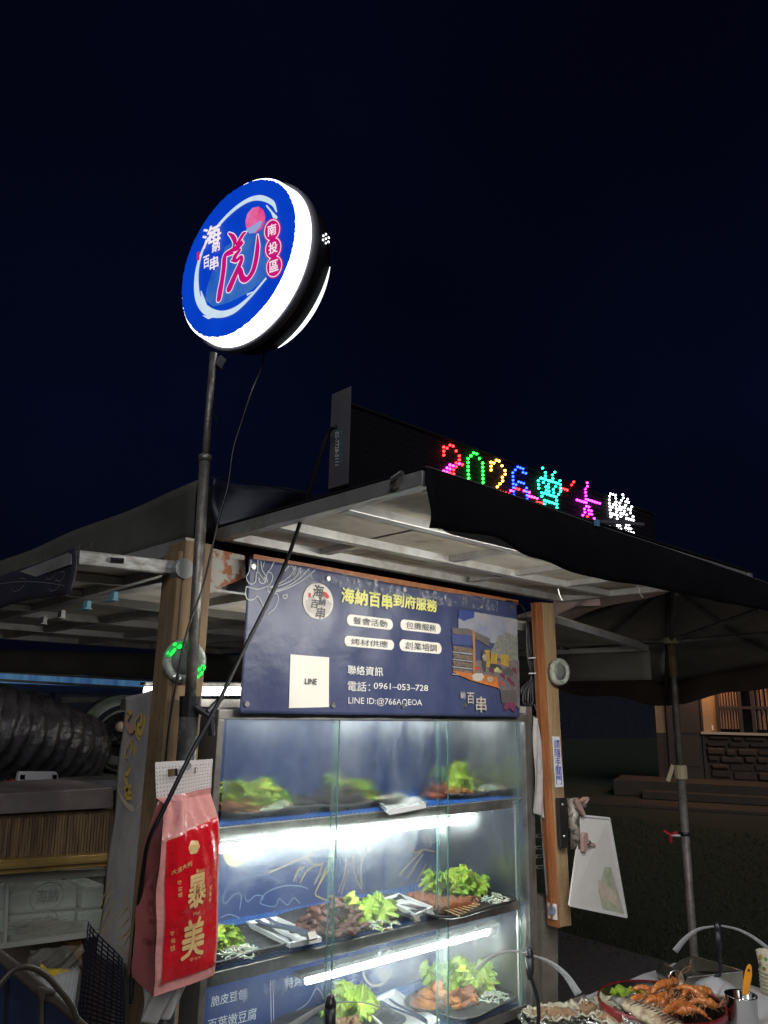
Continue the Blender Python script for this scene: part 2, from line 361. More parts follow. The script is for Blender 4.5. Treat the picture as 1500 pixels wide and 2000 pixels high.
# red tap handle tied to the pole
zr = onx(3.5, 1345, 1634).z; t_ = thing('red_valve_handle', 'small red cross handle tied to the umbrella pole', 'handle', (UX, UY, zr))
redp = M('red plastic', (.55, .02, .03), .35)
hc = Vector((UX, UY, zr))+hr*-.06
for a in range(3):
    th = a*2.09+.5; MB().bar(hc, hc+hr*.032*math.cos(th)+Vector((0, 0, .032*math.sin(th))), .009, .009).obj('arm', redp, t_)
MB().tube([hc, Vector((UX, UY, zr))], .005, 8).obj('stem', white_p, t_)
MB().lathe([(.0195, -.008), (.022, 0), (.0195, .008)], (UX, UY, zr+.01), n=14).obj('band', black, t_)
# ================================================================== stall roofs
wing = thing('front_awning', 'white framed awning panel tilted out over the glass case, black flap along its edge', 'awning', (1.5, 1.5, 1.97))
X0, X1, Y0, Y1 = .897, 2.22, .87, 1.50; ZU = 1.965
def fb(a, b_, w_=.026, h=.028): MB().bar(a, b_, w_, h).obj('frame_bar', alu, wing, bevel=.002)
zc_ = ZU+.014
fb((X0+.013, Y0, zc_), (X0+.013, Y1+.02, zc_)); fb((X1, Y0, zc_), (X1, Y1, zc_))
fb((X0+.027, Y0+.014, zc_-.001), (X1-.014, Y0+.014, zc_-.001)); fb((X0+.027, Y1, zc_-.001), (X1-.014, Y1, zc_-.001))
ys = [Y0+.027, 1.10, 1.32, Y1-.013]; xs = [X0+.026, 1.18, 1.46, 1.73, 1.98, X1-.013]
for y in ys[1:3]: MB().bar((X0+.027, y, ZU+.011), (X1-.014, y, ZU+.011), .026, .022).obj('beam', alu, wing, bevel=.002)
for i, x in enumerate(xs[1:-1]):
    for j in range(3):
        if (i+j) % 2 == 0 or i == 2: MB().bar((x, ys[j]+(.014 if j else 0), ZU+.0135), (x, ys[j+1]-.014, ZU+.0135), .022, .019).obj('cross_beam', alu, wing)
for i in range(len(xs)-1):
    for j in range(3): MB().box((xs[i]-.006, ys[j]-.006, 1.984), (xs[i+1]+.005, ys[j+1]+.005, 1.990+.001*((i+j) % 3))).obj('ceiling_panel', cream, wing)
MB().box((X0-.001, Y0-.004, 1.9942), (X1+.01, Y1+.02, 1.9985)).obj('top_cover', tarp, wing)
def zi(xs_, zs_, x):
    for a in range(len(xs_)-1):
        if x <= xs_[a+1]: 
            t = (x-xs_[a])/(xs_[a+1]-xs_[a]); t = max(0, min(1, t)); t = t*t*(3-2*t); return zs_[a]*(1-t)+zs_[a+1]*t
    return zs_[-1]
bx = [.899, .93, 1.062, 1.185, 1.388, 1.676, 2.0, 2.25, 2.55]; bz = [1.893, 1.897, 1.903, 1.883, 1.874, 1.880, 1.887, 1.890, 1.885]
tx = [.899, 1.6, 1.9, 2.1, 2.25, 2.55]; tz = [1.9965, 1.986, 1.982, 1.979, 1.975, 1.965]
def flap(s, t):
    x = .899+(2.55-.899)*s; zt_ = zi(tx, tz, x); zb_ = zi(bx, bz, x)
    z = zt_+(zb_-zt_)*t; y = .862-.012*math.sin(t*3.14)-.006*math.sin(x*11+t*2)*t-.003*math.sin(x*37)*t; return (x+.010*math.sin(t*5)*max(0, 1-s*6)*-1, y, z)
MB().grid(flap, 90, 8).obj('valance', M('black awning flap', (.004, .004, .006), .85, spec=.15, col2=(.008, .008, .011), scale=6, bump=.5, bscale=20), wing, True, solid=.003)
MB().tube([flap(i/60, 0) for i in range(61)], .0016, 5).obj('top_piping', M('pale piping', (.35, .3, .36), .5), wing)
MB().tube([(X0-.01, .93, 1.978), (X0+.004, .93, 1.978)], .009, 8).tube([(X0-.012, .93, 1.985), (X0-.012, .905, 1.992)], .005, 6).obj('latch_bolt', steel_dull, wing)
# rear roof + its side valance
roof = thing('stall_roof', 'long flat stall roof with cream underside and dark tarpaulin, behind the front awning', 'roof', (1.4, 2.5, 1.9))
RZ = 1.862; RX0, RX1, RY0, RY1 = .80, 2.16, 1.555, 3.7
MB().box((RX0, RY0, RZ+.022), (RX1, RY1, RZ+.030)).obj('ceiling_panel', cream, roof)
for y in (1.57, 2.06, 2.55, 3.05, 3.5): MB().bar((RX0, y, RZ+.011), (RX1, y, RZ+.011), .03, .0225).obj('beam', alu, roof)
for x in (.815, 1.10, 1.42, 1.76, 2.14):
    for a, b_ in ((1.585, 2.045), (2.075, 2.535), (2.565, 3.035), (3.065, 3.485)): MB().bar((x, a, RZ+.0115), (x, b_, RZ+.0115), .028, .021).obj('cross_beam', alu, roof)
MB().box((.87, 1.545, 1.985), (2.14, 3.7, 2.098)).obj('tarpaulin_top', tarp, roof, bevel=.012)
def sv(s, t):
    y = 1.547+2.3*s; zt_ = 2.104-.035*s; return (.862-.006*math.sin(y*9+t*3)-.012*t, y, zt_+(1.971-zt_-.03*s)*t)
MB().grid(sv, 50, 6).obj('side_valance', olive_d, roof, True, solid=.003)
MB().box((.84, 1.55, 1.935), (.868, 3.7, 1.968)).obj('side_rail', alu, roof)
b = MB()
for k in range(9):   # faded lettering on the side valance
    y0 = 2.05+k*.085; b.stroke([onx(.838, *p) for p in []] or [(.840, y0, 1.99), (.842, y0+.02, 2.03+.008*math.sin(k*2)), (.840, y0+.04, 1.995), (.842, y0+.055, 2.02)], .003, (1, 0, 0))
b.obj('faded_print', M('faded print', (.20, .19, .16), .8), roof)
# draped tarp end (line in front of the roof tarp)
def dr(s, t): 
    p0 = ony(1.525, 418, 934); p1 = ony(1.525, 650, 972); a = p0.lerp(p1, s); q0 = ony(1.525, 425, 1036); q1 = ony(1.525, 640, 985); c = q0.lerp(q1, s); p = a.lerp(c, t); p.y += .02*math.sin(s*8+t*3); return p
MB().grid(dr, 24, 6).obj('tarpaulin_fold', M('dark blue tarp', (.012, .014, .025), .4, col2=(.02, .022, .035), scale=7, bump=.6, bscale=8), roof, True, solid=.004)
# left wing of the roof
lw = thing('left_awning', 'low narrow side awning with printed dark flap left of the timber post', 'awning', (.7, 1.6, 1.88))
a0, a1 = ony(1.5, 154, 1077), ony(1.5, 305, 1092); LZ = a0.z
def lwp(s, y, dz=0): return Vector((a0.x+(a1.x+.04-a0.x)*s, y, LZ-.012+.008*s+dz-(y-1.5)*.025))
MB().bar(lwp(0, 1.502), lwp(1, 1.502), .018, .028).obj('end_bar', M('scuffed aluminium', (.55, .55, .53), .5, .4, col2=(.22, .2, .17), scale=22, aniso=(1, 1, 4)), lw, bevel=.002)
MB().bar(lwp(0, 1.512), lwp(0, 3.6), .018, .026).obj('side_bar', alu, lw); MB().bar(lwp(1, 1.512), lwp(1, 3.6), .018, .026).obj('side_bar', alu, lw)
MB().add([lwp(0, 1.505, .008), lwp(1, 1.505, .008), lwp(1, 3.6, .008), lwp(0, 3.6, .008), lwp(0, 1.505, .014), lwp(1, 1.505, .014), lwp(1, 3.6, .014), lwp(0, 3.6, .014)], [(3,2,1,0),(4,5,6,7),(0,1,5,4),(1,2,6,5),(2,3,7,6),(3,0,4,7)]).obj('ceiling_panel', cream, lw)
for y in (1.72, 1.95, 2.3, 2.7): MB().bar(lwp(.06, y, -.004), lwp(.95, y, -.004), .02, .016).obj('cross_beam', alu, lw)
MB().lathe([(.012, -.02), (.022, -.02), (.022, .02), (.012, .02)], lwp(1, 1.49)+Vector((.012, 0, -.004)), (0, 1, 0), 14).obj('end_cap', M('grey plastic cap', (.25, .25, .25), .4), lw)
MB().box((a1.x+.04, 1.50, LZ-.035), (.80, 1.54, LZ+.012)).obj('hinge_plate', steel_dull, lw)
MB().tube([lwp(.30, 1.49), lwp(.42, 1.485)], .006, 7).obj('bolt', black, lw)
def lf(s, t):
    y = 1.49+1.75*s; z0 = LZ+.006-.022*s*1.75; h = .092-.012*math.sin(s*9); return (a0.x-.006-.010*t-.004*math.sin(y*14+t*2)+.022*math.sin(t*3)*max(0, .1-s)*10*.3, y, z0-h*t)
pf = M('dark printed flap', (.022, .022, .035), .5, col2=(.035, .033, .05), scale=5, bump=.5, bscale=12)
MB().grid(lf, 60, 6).obj('printed_flap', pf, lw, True, solid=.003)
def lfq(s, t): p = Vector(lf(s, t)); p.x -= .003; return p
b = MB(); gp = M('faint grey print', (.13, .12, .13), .7)
for cy, cz, r in ((.04, .55, .012), (.05, .75, .014), (.07, .45, .012), (.16, .5, .02)):
    b.stroke([lfq(cy+r*math.cos(t/3), min(.95, max(.05, cz+r*9*math.sin(t/3)))) for t in range(16)], .0022, (1, 0, 0))
b.stroke([lfq(.02+.5*i/30, .8-.6*math.sin(i/12)) for i in range(31)], .0022, (1, 0, 0)).obj('swirl_print', gp, lw)
blu = M('blue clip', (.12, .30, .38), .5)
for px, py in ((222, 1165), (170, 1182), (120, 1200), (85, 1212)):
    p = onx(a0.x+.03, px, py); MB().box(p-Vector((.004, .010, .006)), p+Vector((.004, .010, .008)))\
      .box(p+Vector((-.008, -.012, -.0085)), p+Vector((.006, .03, -.0065))).obj('clamp', blu if px > 150 else steel_dull, lw)
# right wing with its valance and strut
rw = thing('right_awning', 'side awning with hanging olive valance right of the orange post', 'awning', (2.3, 1.7, 1.8))
s0, s1 = ony(1.56, 1082, 1212), ony(1.56, 1260, 1266)
MB().bar(s0, s1, .03, .022).obj('strut', alu, rw)
MB().bar(s1, s1+Vector((0, 2.0, .0)), .02, .02).obj('edge_rail', alu, rw)
MB().add([s0+Vector((0, .02, .02)), s1+Vector((0, .02, .02)), s1+Vector((0, 2, .02)), s0+Vector((0, 2, .02)), s0+Vector((0, .02, .028)), s1+Vector((0, .02, .028)), s1+Vector((0, 2, .028)), s0+Vector((0, 2, .028))], [(3,2,1,0),(4,5,6,7),(0,1,5,4),(1,2,6,5),(2,3,7,6),(3,0,4,7)]).obj('ceiling_panel', cream, rw)
def rv(s, t):
    y = s1.y-.01+2.0*s; p = s1+Vector((.014+.004*math.sin(y*13+t), y-s1.y, -.004-.118*t)); return p
MB().grid(rv, 50, 5).obj('valance', olive, rw, True, solid=.003)
MB().tube([s0.lerp(s1, .05)+Vector((0, .1, .0)), s0.lerp(s1, .5)+Vector((0, .25, -.01)), s0.lerp(s1, .62)+Vector((0, .2, -.03)), s0.lerp(s1, .3)+Vector((0, .1, -.06))], .005, 6).obj('cable', blackrub, rw)
def pinkfn(s, t):
    a = ony(1.50, 1082+170*s, 1172-18*s); a.z -= (.05*(1-s)+.008)*t*(1-.35*math.sin(s*7)); a.y += .01*math.sin(s*17+t*2); return a
MB().grid(pinkfn, 30, 5).obj('torn_cloth', M('faded pink cloth', (.33, .24, .20), .85, col2=(.22, .15, .13), scale=9, bump=.6, bscale=25), rw, True, solid=.002)
# rear valance, neighbour stall beam
rvz = thing('rear_valance', 'wide grey green cloth band hanging behind the stall on the left', 'valance', (1.3, 3.6, 1.8))
def rq(s, t): a = ony(3.6, -40+520*s, 1268+12*s); c = ony(3.6, -40+520*s, 1311+20*s); p = a.lerp(c, t); p.y += .01*math.sin(s*30); return p
MB().grid(rq, 50, 3).obj('cloth', olive, rvz, True, solid=.004)
nb_ = thing('neighbour_stall_frame', 'blue painted beam with a printed light strip behind the duct', 'frame', (1.4, 3.75, 1.6))
def qbox(y, d, pts): return MB().prism([ony(y, *p) for p in pts], (0, d, 0))
qbox(3.75, .08, [(-60, 1304), (330, 1330), (330, 1346), (-60, 1331)]).obj('light_strip', M('blue lit strip', (.03, .10, .26), col2=(.10, .24, .42), scale=9, aniso=(3, 1, .3), emit=.55), nb_)
for a, c in (((-60, 1309), (330, 1331)), ((-60, 1325), (330, 1347))): MB().bar(ony(3.74, *a), ony(3.74, *c), .02, .011).obj('trim', steel_dull, nb_)
bluep = M('blue painted steel', (.03, .045, .13), .5, col2=(.02, .03, .08), scale=8, grime=.5)
qbox(3.78, .08, [(-60, 1329), (330, 1348), (330, 1364), (-60, 1344)]).obj('beam', bluep, nb_)
qbox(3.80, .05, [(-60, 1360), (330, 1362), (330, 1370), (-60, 1374)]).obj('galvanised_rail', galv, nb_)
qbox(3.70, .05, [(107, 1352), (121, 1353), (118, 1430), (105, 1430)]).obj('upright', bluep, nb_)
qbox(4.6, .05, [(-80, 1330), (520, 1330), (520, 1600), (-80, 1600)]).obj('back_sheet', M('dark tarp', (.012, .014, .022), .8), nb_)
# lit tube behind the left post
tl = thing('strip_light', 'bright white tube light between the timber post and the banner', 'light', (1.2, 2.0, 1.64))
ta, tb = ony(1.98, 284, 1350), ony(1.98, 600, 1350)
MB().tube([ta, tb], .0125, 10).obj('tube', M('lit left tube', (1., .985, .94), emit=16), tl, True)
MB().bar(ta+Vector((0, .02, .020)), tb+Vector((0, .02, .020)), .03, .008).obj('housing', steel_dull, tl)
MB().bar(ony(2.02, 240, 1376), ony(2.02, 620, 1376), .03, .03).obj('support', steel_dull, tl)
# awning tube that lights the counter (just inside the front edge)
at_ = thing('awning_bar_light', 'long light bar fixed inside the front edge of the white awning', 'light', (1.5, .91, 1.95))
MB().prism([(1.0, .899, 1.903), (1.0, .918, 1.914), (1.0, .912, 1.926), (1.0, .893, 1.915)], (.86, 0, 0)).obj('housing', M('bar light housing', (.35, .35, .34), .5), at_)
al = bpy.data.lights.new('bar_lamp', 'AREA'); al.shape = 'RECTANGLE'; al.size = .84; al.size_y = .016; al.energy = 9.; al.color = (1., .98, .94); ao = bpy.data.objects.new('bar_lamp', al); C.objects.link(ao)
ao.parent = at_; ao.rotation_euler = Vector((0, .5, -.87)).to_track_quat('-Z', 'Y').to_euler(); ao.location = Vector((1.43, .9095, 1.9055))-at_.location
for x in (1.1, 1.45, 1.8): MB().bar((x, .902, 1.920), (x, .900, 1.97), .010, .010).obj('hanger', steel_dull, at_)
for x in (1.06, 1.14): MB().box((x, .893, 1.930), (x+.016, .905, 1.955)).obj('blue_clip', blu, at_)
MB().bar((1.05, .892, 1.932), (1.13, .889, 1.926), .01, .008).obj('blue_clip', blu, at_)
# ================================================================== posts
def slab_post(name, label, pts_top, pts_bot, mats):
    t = thing(name, label, 'post', pts_bot[0]); return t
lp = thing('timber_post', 'square raw timber post on the left with pole and ring light in front', 'post', (.83, 1.5, 0))
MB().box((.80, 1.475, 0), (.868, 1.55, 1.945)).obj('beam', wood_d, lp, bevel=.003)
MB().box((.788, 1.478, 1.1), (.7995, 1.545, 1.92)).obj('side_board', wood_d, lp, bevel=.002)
lpa = M('peeling paint board', (.34, .33, .28), .7, col2=(.28, .09, .035), scale=22, bump=.6, bscale=60, lo=.47, hi=.52)
MB().prism([ony(1.515, *p) for p in ((410, 1070), (478, 1085), (480, 1128), (430, 1148), (410, 1160))], (0, .015, 0)).obj('gusset_board', lpa, lp)
rpst = thing('orange_post', 'timber post with orange painted side and blue lettered sticker', 'post', (2.12, 1.48, .95))
T = [ony(1.47, 1059, 1176), ony(1.47, 1082, 1178)]; Bm = [ony(1.47, 1094, 1812), ony(1.47, 1117, 1808)]
TL = onx(T[0].x, 1038, 1178); 
dy = Vector((0, TL.y-T[0].y, 0))
MB().add([Bm[0], Bm[1], Bm[1]+dy, Bm[0]+dy, T[0], T[1], T[1]+dy, T[0]+dy], [(3,2,1,0),(4,5,6,7),(0,1,5,4),(1,2,6,5),(2,3,7,6),(3,0,4,7)]).obj('beam', wood, rpst, bevel=.003)
ox = Vector((-.004, 0, 0))
MB().add([Bm[0]+ox, Bm[0]+ox*.2, Bm[0]+dy+ox*.2, Bm[0]+dy+ox, T[0]+ox, T[0]+ox*.2, T[0]+dy+ox*.2, T[0]+dy+ox], [(3,2,1,0),(4,5,6,7),(0,1,5,4),(1,2,6,5),(2,3,7,6),(3,0,4,7)]).obj('painted_face', orange, rpst)
MB().bar(Bm[0]+ox+dy*.5+Vector((-.002, 0, .02)), T[0]+ox+dy*.5+Vector((-.002, 0, 0)), .010, .006, (0, 1, 0)).obj('paint_ridge', orange, rpst)
def postp(px, py, off=.0015): return ony(1.47-off, px, py)
stk = MB().prism([postp(1079, 1438), postp(1093, 1439), postp(1101, 1537), postp(1085, 1538)], (0, .001, 0)).obj('sticker', M('white sticker', (.75, .75, .78), .4), rpst)
A = postp(1087, 1532, .003); vtext('lettering', '請隨手關門', A, postp(1098, 1532, .003)-A, postp(1082, 1444, .003)-A, M('blue lettering', (.02, .03, .42), .5), stk, .02, .06)
pp = postp(1092, 1778, .002); MB().lathe([(.006, 0), (.013, 0), (.013, .006), (.006, .006)], Bm[0]+dy*.5+Vector((-.012, 0, .045)), (1, 0, 0), 12).obj('hook_ring', M('blue grey ring', (.2, .25, .35), .4), rpst)
MB().box(Bm[0]+dy*.5+Vector((-.0065, -.016, .02)), Bm[0]+dy*.5+Vector((-.0045, .016, .075))).obj('plate', white_p, rpst)
# header board above the banner
hb_ = tag(MB().bar((.99, 1.512, 1.939), (1.99, 1.512, 1.939), .02, .014).obj('header_board', orange, bevel=.001), 'thin orange brown board running above the blue banner', 'board')
# ================================================================== metal pole carrying the round sign
mp_ = thing('sign_pole', 'rusty steel pole clamped to the left post, carrying the round sign', 'pole', (.85, 1.44, 0))
pt = ony(1.44, 416, 700); pm1 = ony(1.44, 381, 1210); pm0 = ony(1.44, 400, 905)
P_ = [ony(1.44, x, y) for x, y in ((417, 690), (408, 800), (400, 905))]; L_ = [ony(1.44, x, y) for x, y in ((400, 900), (384, 1160), (370, 1390))]
MB().tube(P_, .0080, 14).obj('upper_tube', galv, mp_, True)
MB().tube([L_[0], L_[0]+Vector((0, 0, .012))], .0145, 14).obj('collar', steel_dull, mp_, True)
MB().tube(L_, .0115, 14).obj('lower_tube', galv, mp_, True)
q = L_[-1]; MB().tube([q+Vector((0, 0, .03)), Vector((q.x, q.y, 0))], .019, 16).obj('socket_tube', M('black worn tube', (.02, .02, .022), .4, col2=(.05, .05, .05), scale=30, grime=.5, gcol=(.3, .3, .3)), mp_, True)
h0 = q+Vector((0, -.02, .01)); MB().tube([h0, h0+Vector((.028, -.015, -.02)), h0+Vector((.034, -.015, -.055))], .007, 8).tube([h0+Vector((.02, -.015, -.01)), h0+Vector((.055, -.01, .02))], .006, 8).lathe([(.02, -.02), (.022, .02)], q+Vector((0, 0, .01)), n=10).obj('clamp_handle', M('dark cast iron', (.03, .03, .035), .45, .5), mp_)
MB().tube([P_[1]+Vector((0, -.01, .0)), P_[1]+Vector((.02, -.012, -.03)), P_[1]+Vector((.0, -.012, -.012))], .0012, 5).obj('wire_tie', blackrub, mp_)
# ================================================================== round light box sign
yw = 1.73; sg0 = Vector((.84, 1.427, 2.617)); sn = Vector((math.sin(yw), -math.cos(yw), 0)); sh = Vector((math.cos(yw), math.sin(yw), 0))
rs = thing('round_sign', 'round lit blue sign with red tiger character on top of the pole', 'sign', pt)
FR = .197
face_blue = M('sign blue', (.0, .040, .50), emit=1.0, col2=(.0, .055, .58), scale=6)
lit = M('sign lit white', (.93, .96, 1.), emit=3.2); drum = M('sign black drum', (.006, .006, .008), .8, spec=.15)
def dsc(r, off, n=64, jag=0, seed=0):
    rr = random.Random(seed); return [sg0+sn*off+sh*(r+rr.uniform(-jag, jag))*math.cos(2*math.pi*k/n)+Vector((0, 0, 1))*(r+rr.uniform(-jag, jag))*math.sin(2*math.pi*k/n) for k in range(n)]
MB().lathe([(FR-.002, .004), (FR+.003, .006), (FR+.006, .042)], sg0, sn, 72, False).obj('lit_rim', lit, rs, True)
MB().poly(dsc(FR-.001, .0035)).obj('lit_disc', lit, rs)
MB().poly(dsc(FR-.003, .0, 200, .0015, 4)).obj('face', face_blue, rs)
MB().lathe([(FR+.006, .042), (FR+.014, .042), (FR+.014, .060), (FR+.002, .062)], sg0, sn, 72, False).obj('rim_lip', M('sign lip', (.12, .12, .14), .5), rs, True)
MB().lathe([(FR+.002, .0625), (FR-.003, .116), (FR-.03, .117)], sg0, sn, 72, True).obj('drum', drum, rs, True)
ra = [sg0+sn*.117+(sh*math.cos(math.radians(a))+Vector((0, 0, math.sin(math.radians(a)))))*(FR-.001) for a in range(190, 262, 3)]
MB().tube(ra, [.0006+.0042*math.sin(math.pi*i/(len(ra)-1))**.8 for i in range(len(ra))], 8).obj('rear_lit_gap', M('rear lit', (.93, .96, 1.), emit=1.8), rs, True)
def sp(zx, zy, e=.0015): return onp(sg0-sn*e, sn, 320+zx/3.947, 320+zy/3.947)
pale = M('sign pale print', (.62, .80, .95), emit=.85, col2=(.75, .9, 1.0), scale=30)
# brush ring
c_ = (sp(590, 730)); cu_ = [(870, 372), (835, 300), (740, 262), (640, 285), (520, 370), (400, 500), (310, 640), (262, 790), (250, 930), (268, 1050), (330, 1130), (430, 1160), (540, 1130), (660, 1030), (790, 880)]
wd_ = [.004, .014, .017, .015, .014, .013, .010, .016, .022, .024, .028, .022, .020, .011, .007]
ring = interp([sp(*p) for p in cu_], 6); wr = [wd_[min(i//6, 14)]*(1-(i % 6)/6)+wd_[min(i//6+1, 14)]*((i % 6)/6) for i in range(len(ring))]
MB().stroke(ring, [x*.8 for x in wr], sn).obj('brush_ring', pale, rs)
b = MB()
for P2, ww in (([(300, 1170), (345, 1185), (420, 1165)], [.001, .008, .002]), ([(330, 1090), (300, 1040), (285, 980)], [.002, .010, .003]), ([(790, 320), (830, 370), (862, 420), (855, 450)], [.004, .004, .012, .010]), ([(640, 1010), (690, 985)], [.006, .002])):
    b.stroke([sp(*p) for p in P2], ww, sn)
b.obj('brush_ends', pale, rs)
hill = M('sign hill', (.01, .10, .60), emit=.8, col2=(.05, .20, .62), scale=10)
MB().poly([sp(x, y, .0008) for x, y in ((330, 960), (370, 840), (440, 780), (470, 640), (590, 560), (700, 520), (790, 440), (840, 470), (860, 700), (790, 880), (640, 1000), (500, 1070), (380, 1100), (320, 1050))]).obj('hill_print', hill, rs)
rdm = M('sign red', (.85, .01, .16), emit=.85); pnk = M('sign magenta', (.62, .004, .20), emit=.9); wl = M('sign white print', (.9, .85, .9), emit=1.0)
MB().poly([sp(705+76*math.cos(t/20*6.283)*1.0, 432+100*math.sin(t/20*6.283)-.25*76*math.cos(t/20*6.283)+(3 if t % 2 else -3)) for t in range(20)]).obj('moon', M('sign moon', (.85, .012, .16), emit=.9, col2=(.8, .25, .55), scale=14), rs)
MB().poly([sp(700+x, y, .002) for x, y in ((-68, 505), (-20, 480), (40, 440), (62, 440), (40, 490), (0, 530), (-40, 538))]).obj('moon_cloud', M('sign cloud', (.35, .45, .85), emit=.8), rs)
# pill of three circles with characters
for r, e, mm in ((1.0, .002, pnk), (.90, .0026, wl), (.83, .0032, pnk)):
    for i, (x, y) in enumerate(((834, 512), (843, 650), (850, 790))):
        MB().poly([sp(x+68*r*math.cos(t/12*3.1416), y+92*r*math.sin(t/12*3.1416)-16*r*math.cos(t/12*3.1416), e+i*.0001) for t in range(24)]).obj('badge', mm, rs)
for i, (x, y) in enumerate(((834, 512), (843, 650), (850, 790))):
    A = sp(x-34, y+50, .0050); text('lettering', '南投區'[i], A, sp(x+32, y+28, .0050)-A, sp(x-34, y-34, .0050)-A, wl, rs, .012)
# big brush character, white outline under magenta
S = [([(500, 535), (530, 560), (548, 600), (535, 640)], [10, 26, 30, 12]), ([(634, 528), (610, 545), (585, 585), (560, 618)], [8, 26, 26, 14]),
 ([(600, 600), (545, 655), (510, 665)], [16, 30, 12]), ([(610, 610), (570, 650), (548, 672)], [12, 26, 8]),
 ([(560, 650), (490, 690), (468, 720), (462, 800), (450, 890), (435, 975), (425, 1040)], [18, 30, 32, 34, 34, 40, 36]),
 ([(585, 665), (545, 720), (535, 750)], [20, 34, 10]), ([(470, 700), (500, 690), (535, 690)], [8, 30, 10]),
 ([(520, 745), (560, 745), (590, 720), (600, 740), (575, 800), (540, 880), (505, 960)], [10, 24, 22, 26, 34, 40, 44]),
 ([(600, 730), (575, 790), (590, 830), (605, 880), (640, 890), (685, 830), (710, 740), (722, 640), (722, 550)], [14, 22, 34, 36, 30, 34, 34, 30, 8])]
px2m = (sp(600, 700)-sp(600, 800)).length/100
for nm, ex, e, mm in (('character_outline', 13, .003, wl), ('character', 0, .0036, pnk)):
    b = MB()
    for k, (P2, ww) in enumerate(S):
        pts = interp([sp(x, y, e+k*.00006) for x, y in P2], 5); wj = [(1.35*(ww[min(i//5, len(ww)-1)]*(1-(i % 5)/5)+ww[min(i//5+1, len(ww)-1)]*(i % 5)/5)+ex)*px2m for i in range(len(pts))]
        b.stroke(pts, wj, sn); 
        for p, r in ((pts[0], wj[0]/2), (pts[-1], wj[-1]/2)): b.poly([p+sh*r*math.cos(t/6*3.1416)+Vector((0, 0, r*math.sin(t/6*3.1416)))-sn*.00002 for t in range(12)])
    b.obj(nm, mm, rs)
for ch, x0, y0, x1, y1 in (('海', 300, 660, 440, 510), ('納', 372, 690, 430, 610), ('百', 305, 810, 350, 720), ('串', 355, 830, 420, 730)):
    A = sp(x0, y0, .0045); text('brush_lettering', ch, A, sp(x1, y0-26*(x1-x0)/60, .0045)-A, sp(x0, y1, .0045)-A, M('sign cream print', (.95, .85, .88), emit=.95), rs, .02)
MB().poly([sp(*p, .003) for p in ((255, 685), (275, 675), (275, 740), (255, 750))]).obj('seal', rdm, rs)
for k, (dx, dy_) in enumerate(((0, 0), (-20, -22), (0, -34), (22, -8), (20, 24), (0, 34), (-22, 10))):   # vent holes lit from inside on the drum
    c2 = onp(sg0+sn*.09-sh*(FR+.004), -sh, 320+(1247+dx)/3.947, 320+(578+dy_)/3.947)
    MB().lathe([(.0022, 0), (.0022, .002)], c2, -sh, 8).obj('vent_hole', lit, rs)
MB().bar(pt+Vector((0.01, 0, -.02)), pt+Vector((0.02, 0, .006)), .022, .016).obj('bracket', M('bracket steel', (.05, .05, .055), .5, .5), rs)
# ================================================================== LED message sign
LY = 1.10; lx0 = ony(LY, 685, 755).x; ledz0, ledz1 = 2.018, 2.223; lx1 = 2.14
ls = thing('led_sign', 'long black dot matrix sign with coloured lit characters above the awning', 'sign', (lx0, LY, ledz0))
yb = onx(lx0, 648, 774).y
MB().box((lx0+.002, LY+.004, ledz0), (lx1, yb, ledz1-.03)).obj('housing', M('led housing', (.006, .006, .008), .85, spec=.1), ls)
MB().box((lx0, LY, ledz0+.004), (lx0+.0019, yb, ledz1)).obj('end_cap', M('led end cap', (.12, .12, .15), .45, col2=(.09, .09, .10), scale=5, grime=.4), ls)
MB().bar((lx0+.002, LY+.001, ledz1-.036), (lx1, LY+.001, ledz1-.036), .004, .004).obj('frame', M('dark sign trim', (.03, .03, .035), .3, .5), ls)
b = MB(); pit = ony(LY, 846.1+6, 900).x-ony(LY, 846.1, 900).x
pitz = .0139; zr0 = ony(LY, 847, 873).z; nx = int((lx1-lx0-.04)/pit)
x_ref = ony(LY, 867.1, 873).x
for i in range(-60, 200):
    x = x_ref+i*pit
    if x < lx0+.03 or x > lx1-.02: continue
    for j in range(14):
        z = ony(LY, 867, 853).z-j*pitz+ .0
        if z < ledz0+.004 or z > ledz1-.045: continue
        b.add([(x-.0012, LY+.003, z), (x, LY+.003, z-.0012), (x+.0012, LY+.003, z), (x, LY+.003, z+.0012), (x, LY+.0015, z)], [(0, 1, 4), (1, 2, 4), (2, 3, 4), (3, 0, 4)])
stuff(b.obj('unlit_dot', M('unlit led', (.045, .045, .055), .3), ls))
def dots(label, pts, col, em=20., s=6.818, ox=840, oy=840):
    b = MB()
    for x, y in pts:
        p = ony(LY, ox+x/s, oy+y/s); b.lathe([(.0026, .002), (.0025, -.001), (.0011, -.0024)], p, (0, 1, 0), 8)
    b.obj('lit_character', M('led '+label, col, emit=em), ls, label=label)
pc = [0, 41, 82, 123, 164, 206, 247]
def grid_dots(cols, x0, pitch, ysl, rows, r0, rp): 
    return [(x0+c*pitch, r0+r*rp+ysl*(c*pitch)) for c, r in rows]
two = [(185,225),(228,240),(268,200),(310,213),(350,278),(392,343),(392,395),(350,437),(433,460),(350,488),(315,528),(268,570),(315,583),(228,612),(185,280),(185,333)]
dots('red upper strokes of the digit two', two, (1., .012, .014))
dots('magenta lower strokes of the digit two', [(392,447),(310,475),(268,463),(268,517),(228,503),(185,545),(228,558),(268,625),(315,637),(355,648),(395,660)], (1., .025, .55))
dots('green digit zero', [(508,380),(508,433),(510,485),(511,537),(513,589),(515,641),(517,694),(546,342),(583,302),(622,315),(661,378),(702,440),(703,493),(705,545),(706,597),(708,648),(710,698),(712,750)], (.012, 1., .03))
